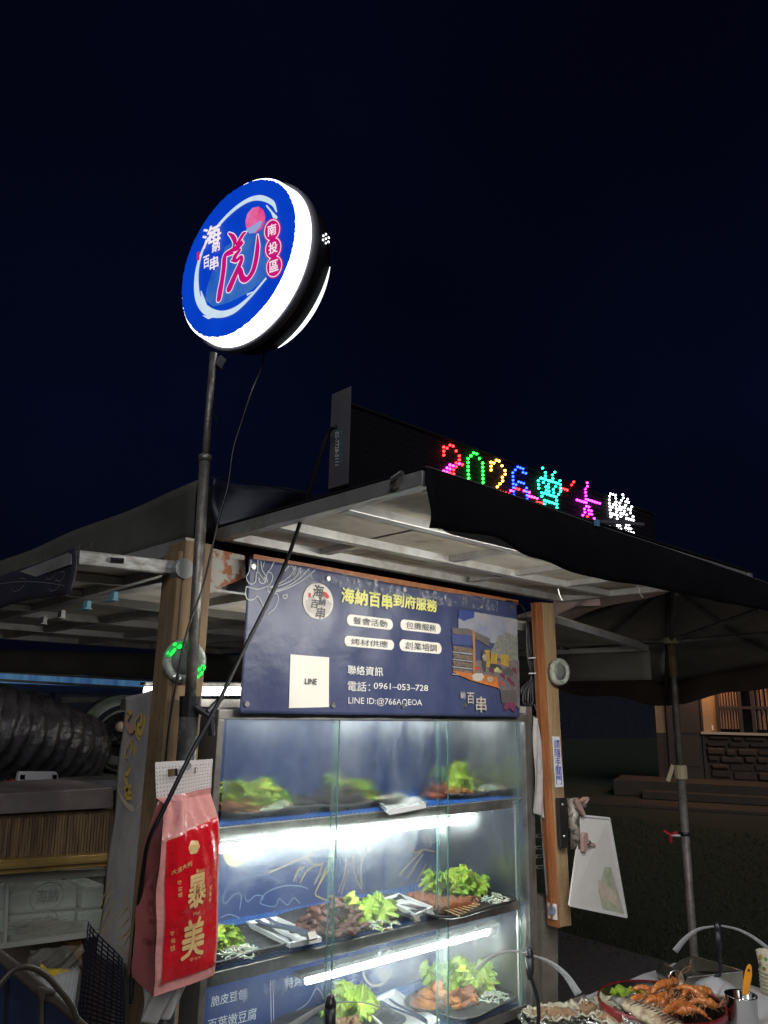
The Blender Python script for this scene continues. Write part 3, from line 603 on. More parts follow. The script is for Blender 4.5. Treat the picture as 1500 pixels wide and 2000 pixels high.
dots('yellow digit two', [(812,427),(850,440),(885,400),(922,412),(960,475),(1000,537),(1002,587),(965,627),(968,677),(815,480),(816,530),(932,715),(898,755),(862,795)], (1., .42, .04))
dots('red strokes beside the digit six', [(935,815),(972,827),(1010,835),(1047,848),(1012,883),(1148,777),(1185,788),(1428,960),(1462,968),(1497,975)], (1., .012, .014))
dots('blue digit six', [(1103,567),(1107,617),(1108,667),(1110,715),(1112,765),(1115,815),(1118,865),(1122,915),(1137,530),(1170,490),(1205,502),(1240,515),(1240,563),(1278,575),(1147,727),(1180,688),(1215,698),(1250,710),(1287,770),(1288,818),(1292,867),(1293,917),(1297,965)], (.010, .035, 1.))
dots('pink strokes beside the digit six', [(1078,807),(1253,808),(1325,828),(1325,880),(1358,888),(1393,898),(1428,910)], (1., .025, .35))
Z2 = dict(s=6.0, ox=1030, oy=890)
dots('teal character', [(180,145),(212,197),(215,238),(160,262),(187,270),(218,280),(247,290),(275,297),(302,305),(330,315),(360,325),(388,337),(323,193),(295,227),(300,268),(383,293),(130,293),(190,313),(250,333),(333,358),(388,378),(133,337),(220,365),(250,373),(307,393),(392,417),(135,380),(225,405),(255,415),(310,435),(367,452),(168,433),(200,440),(230,447),(258,458),(285,467),(313,475),(342,485),(172,475),(345,525),(203,523),(233,533),(262,543),(290,550),(318,560),(348,568),(205,568),(348,610),(208,610),(238,618),(268,628),(297,636),(352,652)], (.012, .8, .42), **Z2)
dots('small red accent', [(413,385),(443,393),(470,403),(520,342),(545,307),(705,713)], (1., .012, .012), **Z2)
dots('purple character', [(703,318),(706,358),(680,390),(685,430),(688,470),(690,510),(693,550),(585,518),(613,527),(640,537),(668,543),(715,517),(740,524),(765,533),(793,542),(820,550),(850,558),(695,592),(722,600),(672,625),(722,638),(753,647),(677,663),(728,682),(757,688),(652,697),(785,735),(628,730),(788,777)], (.9, .022, .8), **Z2)
dots('white character', [(975,447),(1005,455),(1035,463),(1120,457),(960,480),(1037,503),(1125,495),(1175,510),(963,518),(1040,543),(1103,525),(1155,540),(1185,548),(965,557),(1013,572),(1042,580),(1085,555),(1155,580),(1225,600),(970,597),(1000,603),(1085,597),(1113,604),(1140,612),(1183,625),(1210,632),(972,635),(1043,620),(1070,628),(1098,635),(1140,650),(1048,657),(975,675),(1003,683),(1030,690),(1055,697),(1098,675),(1125,683),(1165,693),(1210,670),(980,715),(1098,713),(1240,715),(1055,738),(1165,735),(1192,742),(1220,750),(1247,755),(965,825),(1058,815),(1085,822),(1165,807),(1192,812),(968,867),(1020,880),(1063,855),(1098,860),(1155,845),(1183,853),(1213,858),(1063,895),(1090,902),(1110,907),(1155,885),(1183,892),(1213,900),(1245,905),(1140,915),(1240,942)], (.95, .95, 1.), 12., **Z2)
g = M('cap lettering', (.32, .34, .36), .5); cx = lx0-.0008
def cp(x, y): return onx(cx, 630+x/6.52, 740+y/6.52)
A = cp(178, 680); text('lettering', '02-7728-5111', cp(208, 680), cp(180, 1105)-cp(208, 680), cp(178+38, 680)-cp(186, 680), g, ls, .02) if False else None
P0 = cp(163, 678); text('lettering', '02-7728-5111', P0, cp(160, 1105)-P0, cp(208, 672)-P0, M('cap white lettering', (.7, .72, .74), .5), ls, .02)
P0 = cp(212, 655); text('lettering', '數位電子看板', P0, cp(205, 1075)-P0, cp(262, 650)-P0, M('cap teal lettering', (.10, .24, .27), .5), ls)
# steel clip on the sign, clear hook
pcl = ony(.85, 1165, 1020); k_ = thing('sign_clip', 'clear plastic clip arm sticking out below the white lit character', 'clip', pcl)
MB().box(pcl+Vector((0, 0, -.007)), pcl+Vector((.012, .006, .007))).obj('jaw', M('blue clear plastic', (.15, .35, .6), .2), k_)
MB().bar(ony(.852, 1172, 1018), ony(.852, 1257, 1024), .004, .006).obj('arm', M('clear arm', (.12, .12, .14), .15), k_)
# ================================================================== glass display case
case = thing('display_case', 'steel framed glass display case with three lit shelves of food', 'display case', (1.5, 1.7, .70))
CX0, CX1, CY0, CY1 = .925, 2.025, 1.50, 1.87; CT = 1.585
steelf = M('case steel frame', (.30, .29, .27), .38, .8, col2=(.44, .43, .40), scale=6, aniso=(2, 2, 2), bump=.1, grime=.6)
MB().bar((CX0, CY0+.009, CT), (CX1, CY0+.009, CT), .018, .020).obj('top_rail', steelf, case, bevel=.0015)
MB().box((CX0, CY0+.02, CT+.010), (CX1, CY1, CT+.016)).obj('top_panel', steelf, case)
MB().box((CX1-.020, CY0, .70), (CX1, CY0+.018, CT-.0105)).obj('corner_post', steelf, case, bevel=.0015)
MB().box((CX0, CY0, .70), (CX0+.016, CY0+.018, CT-.0105)).obj('corner_post', steelf, case, bevel=.0015)
MB().box((CX1-.012, CY0+.019, .70), (CX1-.008, CY1, CT-.005)).obj('side_panel', M('hazy steel side', (.42, .45, .43), .32, .85, col2=(.30, .32, .31), scale=3, bump=.15, bscale=8), case)
MB().box((CX1-.05, CY0+.02, .80), (CX1-.0405, CY0+.026, 1.335)).obj('inner_rail', M('bright rail', (.75, .75, .73), .3, .5), case)
MB().box((CX0+.002, CY0+.019, .70), (CX0+.006, CY1, CT-.005)).obj('side_panel', steelf, case)
backm = M('blue printed back panel', (.028, .052, .16), .32, col2=(.042, .070, .20), scale=4, bump=.15, bscale=20, grime=.35, gcol=(.10, .13, .2))
BY = 1.860; backp = MB().box((CX0+.006, BY, .70), (CX1-.0125, BY+.006, CT-.005)).obj('back_panel', backm, case)
sz = [1.350, 1.073, .800]; sxr = [1.955, 1.975, 2.0]
bluew = M('blue wire mat', (.03, .15, .55), .4)
for k, z in enumerate(sz):
    xr = CX1-.0135
    s_ = MB().box((CX0+.007, CY0+.022, z-.004), (xr, BY-.002, z)).obj('shelf', steelf, case)
    MB().bar((CX0+.017, CY0+.018, z-.009), (sxr[k]+(.0 if k < 2 else -.0), CY0+.018, z-.009), .008, .026).obj('front_lip', steelf, s_, bevel=.002)
    b = MB(); zz = z+.003
    x = CX0+.02
    while x < xr-.02: b.bar((x, CY0+.03, zz), (x, BY-.01, zz), .0016, .0016); x += .014
    y = CY0+.03
    while y < BY-.01: b.bar((CX0+.02, y, zz+.0016), (xr-.02, y, zz+.0016), .0016, .0016); y += .014
    stuff(b.obj('wire_mat', bluew, s_))
MB().box((CX0-.01, CY0-.005, .66), (CX1+.01, CY1, .699)).obj('base_tray', steel_dull, case)
MB().box((CX0+.0, CY0+.03, 0), (CX1, CY1+.3, .655)).obj('counter_body', M('dark counter board', (.06, .04, .03), .7, col2=(.1, .06, .04), scale=6), case)
# case tubes
tl_ = thing('upper_case_tube', 'bright tube light under the top shelf of the glass case', 'light', (1.4, 1.53, 1.33))
zt_u = ony(1.545, 700, 1626).z
MB().tube([(.96, 1.545, zt_u), (1.80, 1.545, zt_u)], .0085, 10).obj('tube', tube_case, tl_, True)
MB().bar((.95, 1.545, zt_u+.0145), (1.82, 1.545, zt_u+.0145), .022, .006).obj('housing', white_p, tl_)
t2 = thing('lower_case_tube', 'bright tube light with wired end cap under the middle shelf', 'light', (1.5, 1.58, 1.04))
te = onp(Vector((0, 1.585, 0)), Vector((0, 1, 0)), 951, 1820)
xs0 = ony(1.585, 600, 1880).x
MB().tube([(xs0, 1.585, te.z), (te.x, 1.585, te.z)], .0080, 10).obj('tube', tube_case, t2, True)
MB().tube([(te.x, 1.585, te.z), (te.x+.03, 1.585, te.z)], .0125, 10).obj('end_cap', white_p, t2, True)
MB().bar((xs0-.03, 1.585, te.z+.017), (te.x+.04, 1.585, te.z+.017), .03, .009).obj('housing', white_p, t2)
MB().tube(interp([(te.x+.03, 1.59, 1.04), (te.x+.06, 1.60, 1.02), (te.x+.09, 1.60, 1.045), (te.x+.12, 1.62, 1.068)], 5), .0016, 5).obj('wire', blackrub, t2)
t3 = thing('top_case_tube', 'short tube light behind the top rail of the glass case', 'light', (1.5, 1.58, 1.57))
MB().tube([(1.0, 1.545, 1.5835), (1.93, 1.545, 1.5835)], .0055, 10).obj('tube', M('lit dim tube', (.96, .99, 1.), emit=44), t3, True)
MB().bar((.99, 1.545, 1.5920), (1.94, 1.545, 1.5920), .02, .004).obj('housing', white_p, t3)
# back panel artwork
gold = M('gold line print', (.48, .36, .13), .5); whl = M('white line print', (.55, .58, .62), .5); chalk = M('white menu lettering', (.72, .75, .78), .5)
nb3 = Vector((0, 1, 0)); EB = .0015
def bp(px, py, e=EB): return ony(BY-e, px, py)
def art(name, lines, w_, mat, par=None):
    b = MB()
    for L in lines: b.stroke(interp([bp(*p) for p in L], 5), w_, nb3)
    return b.obj(name, mat, par or backp)
Z2f = lambda x, y: (400+x/3.226, 1380+y/3.226)
art('line_art', [[Z2f(*p) for p in L] for L in ([(405,1045),(470,1020),(540,985),(640,945),(710,900),(820,830)], [(640,950),(690,1000),(750,985)], [(825,850),(790,1000),(700,1165),(730,1205),(800,1230)], [(815,900),(770,1010),(700,1160)], [(560,1100),(590,1030),(620,1010)], [(600,1110),(640,1040),(680,1010)], [(690,1120),(720,1060),(740,1000)])], .0035, gold)
art('line_art', [[Z2f(*p) for p in L] for L in ([(110,1210),(150,1130),(250,1080),(370,1060),(430,1080),(485,1115)], [(350,1215),(400,1165),(500,1130),(600,1130),(650,1150)], [(110,1210),(130,1240),(190,1180),(230,1190),(220,1280)], [(250,1180),(270,1230),(320,1190),(370,1200),(350,1240),(440,1260),(470,1210),(520,1250),(560,1205),(600,1240)], [(100,1330),(160,1310),(260,1350)], [(590,130),(600,190),(640,130),(655,110)])], .0022, M('faint blue line print', (.22, .30, .42), .5))
art('line_art', [[Z2f(*p) for p in L] for L in ([(980,870),(930,960),(900,1040),(860,1180)], [(930,940),(950,1080),(990,1150)], [(1010,880),(985,1000),(990,1130)], [(890,940),(880,1060),(840,1170)])], .0022, gold)
art('line_art', [[(740+x/3.226, 1380+y/3.226) for x, y in L] for L in ([(180,860),(230,920),(280,900),(350,915)], [(270,800),(310,890)], [(300,790),(335,880)], [(130,1060),(200,980),(270,910)], [(180,1080),(230,1000),(280,930)], [(240,1100),(300,990)], [(300,1100),(330,1000)])], .0028, gold)
b = MB()   # chilli spiral on the upper panel
b.stroke(interp([bp(*Z2f(735+10*math.sin(i*2.4)*1.6+i*4.6, 310+i*9)) for i in range(20)]+[bp(*Z2f(835, 515))], 3), .002, nb3); b.obj('chilli_art', gold, backp)
# lemon slice
lc = bp(462, 1664); b = MB(); R1 = .036; lem = M('lemon print', (.70, .62, .22), .5)
b.stroke([lc+Vector((R1*math.cos(t/12*math.pi), 0, -R1*math.sin(t/12*math.pi)*.9)) for t in range(13)], .005, nb3)
for k in range(5):
    a0_, a1_ = math.pi*(k+.12)/5, math.pi*(k+.88)/5
    b.poly([lc+Vector((0, 0, -.003)), lc+Vector((R1*.82*math.cos(a0_), 0, -R1*.76*math.sin(a0_))), lc+Vector((R1*.82*math.cos((a0_+a1_)/2), 0, -R1*.8*math.sin((a0_+a1_)/2))), lc+Vector((R1*.82*math.cos(a1_), 0, -R1*.76*math.sin(a1_)))])
b.obj('lemon_art', lem, backp)
# menu lettering (lower row)
for s_, x0, y0, x1, y1 in (('脆皮豆包', 412, 1967, 480, 1948), ('百葉嫩豆腐', 405, 2016, 500, 1992), ('串', 366, 1982, 377, 1966), ('特烤大蝦', 556, 1933, 626, 1912)):
    A = bp(x0, y0); U = bp(x1, y0-(x1-x0)*.20)-A; U.z = 0 if False else U.z*.3; h_ = (bp(x0, y1-6)-A).z
    text('menu_lettering', s_, A, Vector((U.x, 0, U.z)), (0, 0, h_*.8), chalk, backp, .0)
for X_ in (528, 533): art('border_line', [[(X_, 1915), (X_+1, 1950), (X_+2, 2010)]], .0016, chalk)
art('line_art', [[(560, 1985), (600, 1960), (620, 1930), (640, 1960), (655, 1925)], [(700, 1990), (720, 1970), (745, 1990), (730, 2000)], [(750, 1950), (775, 1940), (790, 1952), (810, 1935)]], .002, M('pale art', (.40, .46, .48), .5))
for cx, cy, r in ((737, 1893, .055),):
    c0 = bp(cx, cy); MB().stroke([c0+Vector((r*math.cos(t/20*5), 0, r*.8*math.sin(t/20*5+3.3))) for t in range(21)], .006, nb3).obj('emblem_ring', M('emblem print', (.5, .47, .35), .5), backp)
    for i, ch in enumerate('海百串'): text('emblem_lettering', ch, c0+Vector((-.03+.02*i, 0, .018-.025*i)), (.028, 0, 0), (0, 0, .026), M('emblem print', (.5, .47, .35), .5), backp)
MB().poly([bp(*p) for p in ((762, 1938), (806, 1922), (808, 1936), (764, 1951))]).obj('printed_tag', M('yellow tag', (.5, .46, .2), .5), backp)
A = bp(768, 1943, .003); text('tag_lettering', 'UN7IAN', A, Vector(((bp(804, 1932)-A).x, 0, .0)), (0, 0, .016), M('tag dark', (.05, .05, .05), .5), backp)
# sliding glass doors with condensation
def glassmat(name, f0, f1, sc, seed):
    m = bpy.data.materials.new(name); m.use_nodes = True
    n = m.node_tree.nodes; l = m.node_tree.links; n.remove(n['Principled BSDF'])
    tr = n.new('ShaderNodeBsdfTransparent'); tr.inputs[0].default_value = (.90, .96, .93, 1)
    df = n.new('ShaderNodeBsdfDiffuse'); df.inputs[0].default_value = (.55, .60, .60, 1)
    tl2 = n.new('ShaderNodeBsdfTranslucent'); tl2.inputs[0].default_value = (.75, .82, .80, 1)
    a = n.new('ShaderNodeMixShader'); a.inputs[0].default_value = .6; l.new(df.outputs[0], a.inputs[1]); l.new(tl2.outputs[0], a.inputs[2])
    t = n.new('ShaderNodeTexCoord'); mp = n.new('ShaderNodeMapping'); l.new(t.outputs['Object'], mp.inputs[0]); mp.inputs['Scale'].default_value = sc; mp.inputs['Location'].default_value = (seed, seed, 0)
    q = n.new('ShaderNodeTexNoise'); q.inputs['Scale'].default_value = 9; q.inputs['Detail'].default_value = 8; q.inputs['Roughness'].default_value = .72; l.new(mp.outputs[0], q.inputs['Vector'])
    q2 = n.new('ShaderNodeTexNoise'); q2.inputs['Scale'].default_value = 3.2; l.new(t.outputs['Object'], q2.inputs['Vector'])
    mu = n.new('ShaderNodeMath'); mu.operation = 'MULTIPLY'; l.new(q.outputs['Fac'], mu.inputs[0]); l.new(q2.outputs['Fac'], mu.inputs[1])
    r = n.new('ShaderNodeMapRange'); l.new(mu.outputs[0], r.inputs[0]); r.inputs[1].default_value = .17; r.inputs[2].default_value = .40; r.inputs[3].default_value = f0; r.inputs[4].default_value = f1
    q3 = n.new('ShaderNodeTexNoise'); q3.inputs['Scale'].default_value = 260; l.new(t.outputs['Object'], q3.inputs['Vector'])
    sp_ = n.new('ShaderNodeMapRange'); l.new(q3.outputs['Fac'], sp_.inputs[0]); sp_.inputs[1].default_value = .70; sp_.inputs[2].default_value = .76; sp_.inputs[4].default_value = .3
    ad = n.new('ShaderNodeMath'); ad.operation = 'ADD'; l.new(r.outputs[0], ad.inputs[0]); l.new(sp_.outputs[0], ad.inputs[1]); ad.use_clamp = True
    sz_ = n.new('ShaderNodeSeparateXYZ'); l.new(t.outputs['Object'], sz_.inputs[0]); bands = []
    for z0_, z1_, z2_ in ((1.245, 1.335, 1.345), (.945, 1.035, 1.05)):   # fog thickened below each tube, painting its glow into the glass
        u1 = n.new('ShaderNodeMapRange'); u1.interpolation_type = 'SMOOTHSTEP'; l.new(sz_.outputs['Z'], u1.inputs[0]); u1.inputs[1].default_value = z0_; u1.inputs[2].default_value = z1_
        u2 = n.new('ShaderNodeMapRange'); l.new(sz_.outputs['Z'], u2.inputs[0]); u2.inputs[1].default_value = z1_; u2.inputs[2].default_value = z2_; u2.inputs[3].default_value = 1; u2.inputs[4].default_value = 0
        u3 = n.new('ShaderNodeMath'); u3.operation = 'MULTIPLY'; l.new(u1.outputs[0], u3.inputs[0]); l.new(u2.outputs[0], u3.inputs[1]); bands.append(u3)
    us = n.new('ShaderNodeMath'); us.operation = 'ADD'; l.new(bands[0].outputs[0], us.inputs[0]); l.new(bands[1].outputs[0], us.inputs[1])
    ms = n.new('ShaderNodeMapping'); l.new(t.outputs['Object'], ms.inputs[0]); ms.inputs['Scale'].default_value = (5, 1, 1.1)
    qs = n.new('ShaderNodeTexNoise'); qs.inputs['Scale'].default_value = 9; qs.inputs['Detail'].default_value = 7; l.new(ms.outputs[0], qs.inputs['Vector'])
    qm = n.new('ShaderNodeMapRange'); l.new(qs.outputs['Fac'], qm.inputs[0]); qm.inputs[1].default_value = .36; qm.inputs[2].default_value = .66; qm.inputs[3].default_value = .05; qm.inputs[4].default_value = .24
    uf = n.new('ShaderNodeMath'); uf.operation = 'MULTIPLY'; l.new(us.outputs[0], uf.inputs[0]); l.new(qm.outputs[0], uf.inputs[1])
    ad2 = n.new('ShaderNodeMath'); ad2.operation = 'ADD'; ad2.use_clamp = True; l.new(ad.outputs[0], ad2.inputs[0]); l.new(uf.outputs[0], ad2.inputs[1]); ad = ad2
    mx = n.new('ShaderNodeMixShader'); l.new(ad.outputs[0], mx.inputs[0]); l.new(tr.outputs[0], mx.inputs[1]); l.new(a.outputs[0], mx.inputs[2])
    sxz = n.new('ShaderNodeSeparateXYZ'); l.new(t.outputs['Object'], sxz.inputs[0])
    top = n.new('ShaderNodeMapRange'); top.interpolation_type = 'SMOOTHSTEP'; l.new(sxz.outputs['Z'], top.inputs[0]); top.inputs[1].default_value = 1.34; top.inputs[2].default_value = 1.41
    qn = n.new('ShaderNodeTexNoise'); qn.inputs['Scale'].default_value = 4.5; qn.inputs['Detail'].default_value = 3; l.new(t.outputs['Object'], qn.inputs['Vector'])
    qr = n.new('ShaderNodeMapRange'); l.new(qn.outputs['Fac'], qr.inputs[0]); qr.inputs[1].default_value = .36; qr.inputs[2].default_value = .58; qr.inputs[3].default_value = .25; qr.inputs[4].default_value = .92
    tm = n.new('ShaderNodeMath'); tm.operation = 'MULTIPLY'; l.new(top.outputs[0], tm.inputs[0]); l.new(qr.outputs[0], tm.inputs[1])
    rf = n.new('ShaderNodeBsdfRefraction'); rf.inputs['Color'].default_value = (.90, .96, .93, 1); rf.inputs['Roughness'].default_value = .42; rf.inputs['IOR'].default_value = 1.12
    m0 = n.new('ShaderNodeMixShader'); l.new(tm.outputs[0], m0.inputs[0]); l.new(tr.outputs[0], m0.inputs[1]); l.new(rf.outputs[0], m0.inputs[2]); l.new(m0.outputs[0], mx.inputs[1])
    gl = n.new('ShaderNodeBsdfGlossy'); gl.inputs['Roughness'].default_value = .06; fr = n.new('ShaderNodeFresnel'); fr.inputs[0].default_value = 1.3
    m2 = n.new('ShaderNodeMixShader'); l.new(fr.outputs[0], m2.inputs[0]); l.new(mx.outputs[0], m2.inputs[1]); l.new(gl.outputs[0], m2.inputs[2]); l.new(m2.outputs[0], n['Material Output'].inputs[0]); return m
gx = [ony(1.50, 430, 1700).x-.005, ony(1.50, 656, 1700).x, ony(1.50, 880, 1700).x, ony(1.5, 1025, 1700).x]
edge = M('green glass edge', (.10, .22, .18), .15)
for k, (a, c, y) in enumerate(((gx[0], gx[1], 1.5035), (gx[1]-.012, gx[2], 1.5095), (ony(1.516, 854, 1700).x, gx[3]-.006, 1.5155))):
    gd = MB().poly([(a, y, .805), (c, y, .805), (c, y, 1.574), (a, y, 1.574)]).obj('glass_door', glassmat('foggy glass %d' % k, (.01, .02, .03)[k], (.20, .32, .22)[k], (1.5, 1, .5), k*3.1), case)
    for x in ((c,) if k == 0 else (a, c)): MB().box((x-.0015, y-.0015, .803), (x+.0012, y+.0015, 1.576)).obj('glass_edge', edge, gd)
# ================================================================== blue banner
BN = 1.485
bw = thing('banner', 'blue vinyl banner with yellow heading, white pills and phone number above the case', 'banner', (1.47, BN, 1.6))
def wav(x, z):
    m_ = max(0, min(1, (1.72-x)/.1)); return .0014*math.sin(x*9+z*5)+.0004*math.sin(x*29-z*17)+m_*(.0010*math.sin(x*38+z*30+2*math.sin(z*9))+.0006*math.sin(x*55-z*20))
bx0, bx1 = ony(BN, 476, 1250).x, ony(BN, 1011, 1250).x; bz1 = ony(BN, 481, 1090).z; bz0 = ony(BN, 470, 1393).z
vin = M('blue vinyl', (.036, .048, .112), .36, col2=(.056, .068, .140), scale=5, bump=1., bscale=9)
def bnn(s, t): x = bx0+(bx1-bx0)*s; z = bz0+(bz1-bz0+.004*math.sin(s*9))*t; return (x, BN+wav(x, z), z)
sheet = MB().grid(bnn, 140, 48).obj('sheet', vin, bw, True, solid=.0012)
def bq(px, py, e=.0022):
    p = ony(BN, px, py); p.y = BN+wav(p.x, p.z)-e; return p
def bxy(x, z, e=.0022): return Vector((x, BN+wav(x, z)-e, z))
def btext(s, x0, y0, x1, y1, mat, bold=0., nm='lettering', e=.0034):
    a = ony(BN, x0, y0); c = ony(BN, x1, y1)
    return text(nm, s, None, None, None, mat, bw, bold, fn=lambda u, v: bxy(a.x+(c.x-a.x)*u, c.z+(a.z-c.z)*v, e))
yel = M('yellow print', (.72, .70, .20), .45); wh = M('white print', (.74, .73, .68), .45); ink = M('dark print', (.05, .05, .06), .45); crm = M('cream print', (.76, .72, .62), .45)
btext('海納百串', 667, 1147, 764, 1190, yel, .035); btext('到府服務', 767, 1160, 851, 1196, yel, .035)
def pill(x0, y0, x1, y1, s):
    a = ony(BN, x0, y0); c = ony(BN, x1, y1); r = (a.z-c.z)/2; zc2 = (a.z+c.z)/2; pts = []
    for k in range(13): t = math.pi/2+math.pi*k/12; pts.append(bxy(a.x+r+r*math.cos(t), zc2+r*math.sin(t)))
    for k in range(9): pts.append(bxy(a.x+r+(c.x-a.x-2*r)*(k+1)/10, zc2-r))
    for k in range(13): t = -math.pi/2+math.pi*k/12; pts.append(bxy(c.x-r+r*math.cos(t), zc2+r*math.sin(t)))
    for k in range(9): pts.append(bxy(c.x-r-(c.x-a.x-2*r)*(k+1)/10, zc2+r))
    b = MB(); n = len(pts); b.v = pts+[bxy((a.x+c.x)/2, zc2)]; b.f = [(i, (i+1) % n, n) for i in range(n)]; b.obj('pill', crm, bw)
    W = c.x-a.x; text('lettering', s, None, None, None, ink, bw, .0, fn=lambda u, v: bxy(a.x+W*(.12+.74*u), zc2-r*.66+1.32*r*v, .0044))
pill(678, 1199, 766, 1231, '餐會活動'); pill(781, 1209, 860, 1239, '包攤服務'); pill(673, 1241, 768, 1270, '烤材供應'); pill(780, 1248, 861, 1278, '創業培訓')
btext('聯絡資訊', 678, 1299, 746, 1321, wh, .008); btext('電話：', 678, 1330, 722, 1351, wh, .006); btext('0961–053–728', 729, 1333, 834, 1350, wh, .004)
btext('LINE ID:@766AQEOA', 679, 1361, 823, 1381, wh, -.005)
# white card
def cdf(s, t):
    p = ony(BN, 566-4*t, 1278+105*t).lerp(ony(BN, 642, 1284+97*t), s); return bxy(p.x, p.z)
MB().grid(cdf, 10, 10).obj('white_card', crm, bw)
btext('LINE', 594, 1325, 617, 1337, ink, .02, e=.004)
# round emblem
ec = ony(BN, 621, 1174); er = abs(ony(BN, 650, 1174).x-ec.x); ez = (ony(BN, 621, 1139).z-ony(BN, 621, 1210).z)/2
def em(u, v, e=.0024): return bxy(ec.x+er*u, ec.z+ez*v, e)
def fan(pts, name, mat): b = MB(); n = len(pts); c0 = sum(pts, Vector())/n; b.v = pts+[c0]; b.f = [(i, (i+1) % n, n) for i in range(n)]; return b.obj(name, mat, bw)
fan([em(math.cos(t/18*math.pi), math.sin(t/18*math.pi)) for t in range(36)], 'emblem', M('emblem ground', (.66, .60, .50), .45, col2=(.72, .66, .58), scale=30))
fan([em(u, v, .003) for u, v in ((-.85,-.1), (-.4, .25), (0, 0), (.3, .3), (.9, -.05), (.75, -.6), (0, -.85), (-.7, -.6))], 'emblem_hills', M('grey wash print', (.42, .40, .37), .5, col2=(.56, .52, .46), scale=40))
fan([em(.48+.22*math.cos(t/6*math.pi)*(1 if t < 9 else .8), .38+.16*math.sin(t/6*math.pi)-.1*math.cos(t/6*math.pi), .0034) for t in range(12)], 'emblem_sun', M('red print', (.55, .03, .03), .5))
for ch, u0, v0, u1, v1 in (('海', -.38, .15, .3, .88), ('納', .02, -.22, .45, .16), ('百', -.5, -.42, .0, .02), ('串', -.1, -.95, .42, -.33)):
    text('emblem_lettering', ch, None, None, None, ink, bw, .02, fn=lambda u, v, a=u0, b_=v0, c=u1, d=v1: em(a+(c-a)*u+.08*(v-.5), b_+(d-b_)*v, .0042))
fan([em(u, v, .003) for u, v in ((-.68, .12), (-.5, .12), (-.5, .38), (-.68, .38))], 'emblem_seal', M('red print', (.55, .03, .03), .5))
# line drawing, upper left corner
b = MB(); Q = lambda x, y: bq(420+x/5.357, 1060+y/5.357, .0026)
for L in ([(370,180),(350,300),(325,350),(330,400),(365,435),(410,410),(420,330),(440,310),(470,350),(520,420)], [(440,180),(435,310)], [(470,190),(480,280),(520,350),(540,420)], [(510,200),(490,260)], [(610,205),(570,280),(540,310),(520,380)], [(540,310),(580,320),(595,370),(560,440),(500,470),(420,490),(320,460)], [(770,235),(730,290),(700,300)], [(840,245),(780,350),(660,430),(560,465)], [(890,260),(830,370),(700,440),(560,470)], [(980,270),(860,390),(700,480),(600,500)], [(1045,285),(900,400),(720,490),(560,520),(540,460)], [(320,460),(310,540),(340,600),(400,590),(430,560),(470,620),(500,660),(550,640),(600,540),(640,540),(655,590),(620,680),(540,750)], [(750,540),(700,560),(720,585),(745,575),(752,540)], [(450,370),(450,410),(490,430),(520,400),(500,360)]):
    b.stroke(interp([Q(*p) for p in L], 4), .0022, (0, 1, 0))
b.obj('line_drawing', M('pale line print', (.50, .52, .52), .5), bw)
# printed photo on the right end
Pz = lambda x, y, e=.0024: bq(860+x/8.333, 1170+y/8.333, e)
def pp_(pts, col, nm='photo_print', e=.0026, c2=None, sc=30): fan([Pz(x, y, e+.0012) for x, y in pts], nm, M('print %.3f %.3f %.3f' % col, col, .5, col2=c2 or tuple(c*.55+.02 for c in col), scale=sc*1.6))
pp_([(270,320),(530,210),(1245,330),(1245,820),(540,640),(270,520)], (.18, .20, .28), c2=(.34, .31, .30), sc=6)
pp_([(270,180),(535,215),(530,490),(430,400),(270,310)], (.035, .06, .26), e=.003)
pp_([(850,780),(930,600),(1060,540),(1245,620),(1260,1000),(980,1000),(780,860)], (.10, .12, .09), e=.0032, c2=(.26, .25, .23), sc=70)
pp_([(540,1000),(1270,1000),(1280,1800),(1000,1500),(560,1250)], (.17, .14, .14), e=.0033)
pp_([(160,580),(500,580),(500,760),(170,740)], (.05, .07, .22), e=.0036); pp_([(160,470),(430,480),(560,540),(790,640),(780,780),(540,640),(170,560)], (.13, .11, .10), e=.0034)
for y in (750, 870, 990, 1110): pp_([(180,y+10),(500,y+60),(500,y+130),(190,y+90)], (.04, .04, .07), e=.0038, c2=(.25, .17, .08), sc=160); pp_([(170,y+100),(500,y+140),(500,y+160),(170,y+118)], (.35, .36, .38), e=.0042)
pp_([(500,520),(540,520),(545,1220),(505,1240)], (.45, .20, .06), e=.0045); pp_([(700,830),(780,830),(780,1110),(700,1100)], (.42, .26, .04), e=.004); pp_([(800,880),(910,890),(905,1060),(790,1050)], (.42, .26, .04), e=.004); pp_([(960,900),(1100,905),(1105,1110),(960,1060)], (.42, .26, .04), e=.004)
pp_([(660,830),(700,850),(725,960),(710,1180),(680,1190),(650,1080),(650,930)], (.06, .055, .05), e=.0046); pp_([(650,940),(690,890),(720,920),(720,1000),(690,1010)], (.36, .30, .22), e=.0048)
pp_([(150,1160),(500,1215),(700,1230),(900,1270),(930,1450),(700,1390),(490,1330),(300,1250)], (.55, .16, .03), e=.0044)
pp_([(490,1240),(550,1205),(650,1210),(685,1270),(640,1330),(560,1340),(500,1310)], (.55, .52, .48), e=.0048, c2=(.3, .25, .2), sc=200); pp_([(730,1280),(800,1260),(840,1290),(800,1360),(740,1330)], (.45, .38, .24), e=.0048)
pp_([(780,1050),(930,1070),(990,1130),(900,1160),(780,1100)], (.05, .05, .05), e=.0046); pp_([(1000,1140),(1100,1110),(1170,1180),(1165,1260),(1010,1230)], (.09, .09, .085), e=.0046); pp_([(850,1150),(900,1100),(980,1190),(940,1200),(860,1190)], (.5, .52, .2), e=.0049)
for x, y in ((770,1120), (960,1210), (1060,1270), (1120,1330), (1150,1120)): pp_([(x,y),(x+60,y+10),(x+70,y+100),(x+50,y+95),(x+40,y+40),(x+10,y+70)], (.18, .02, .05), e=.005)
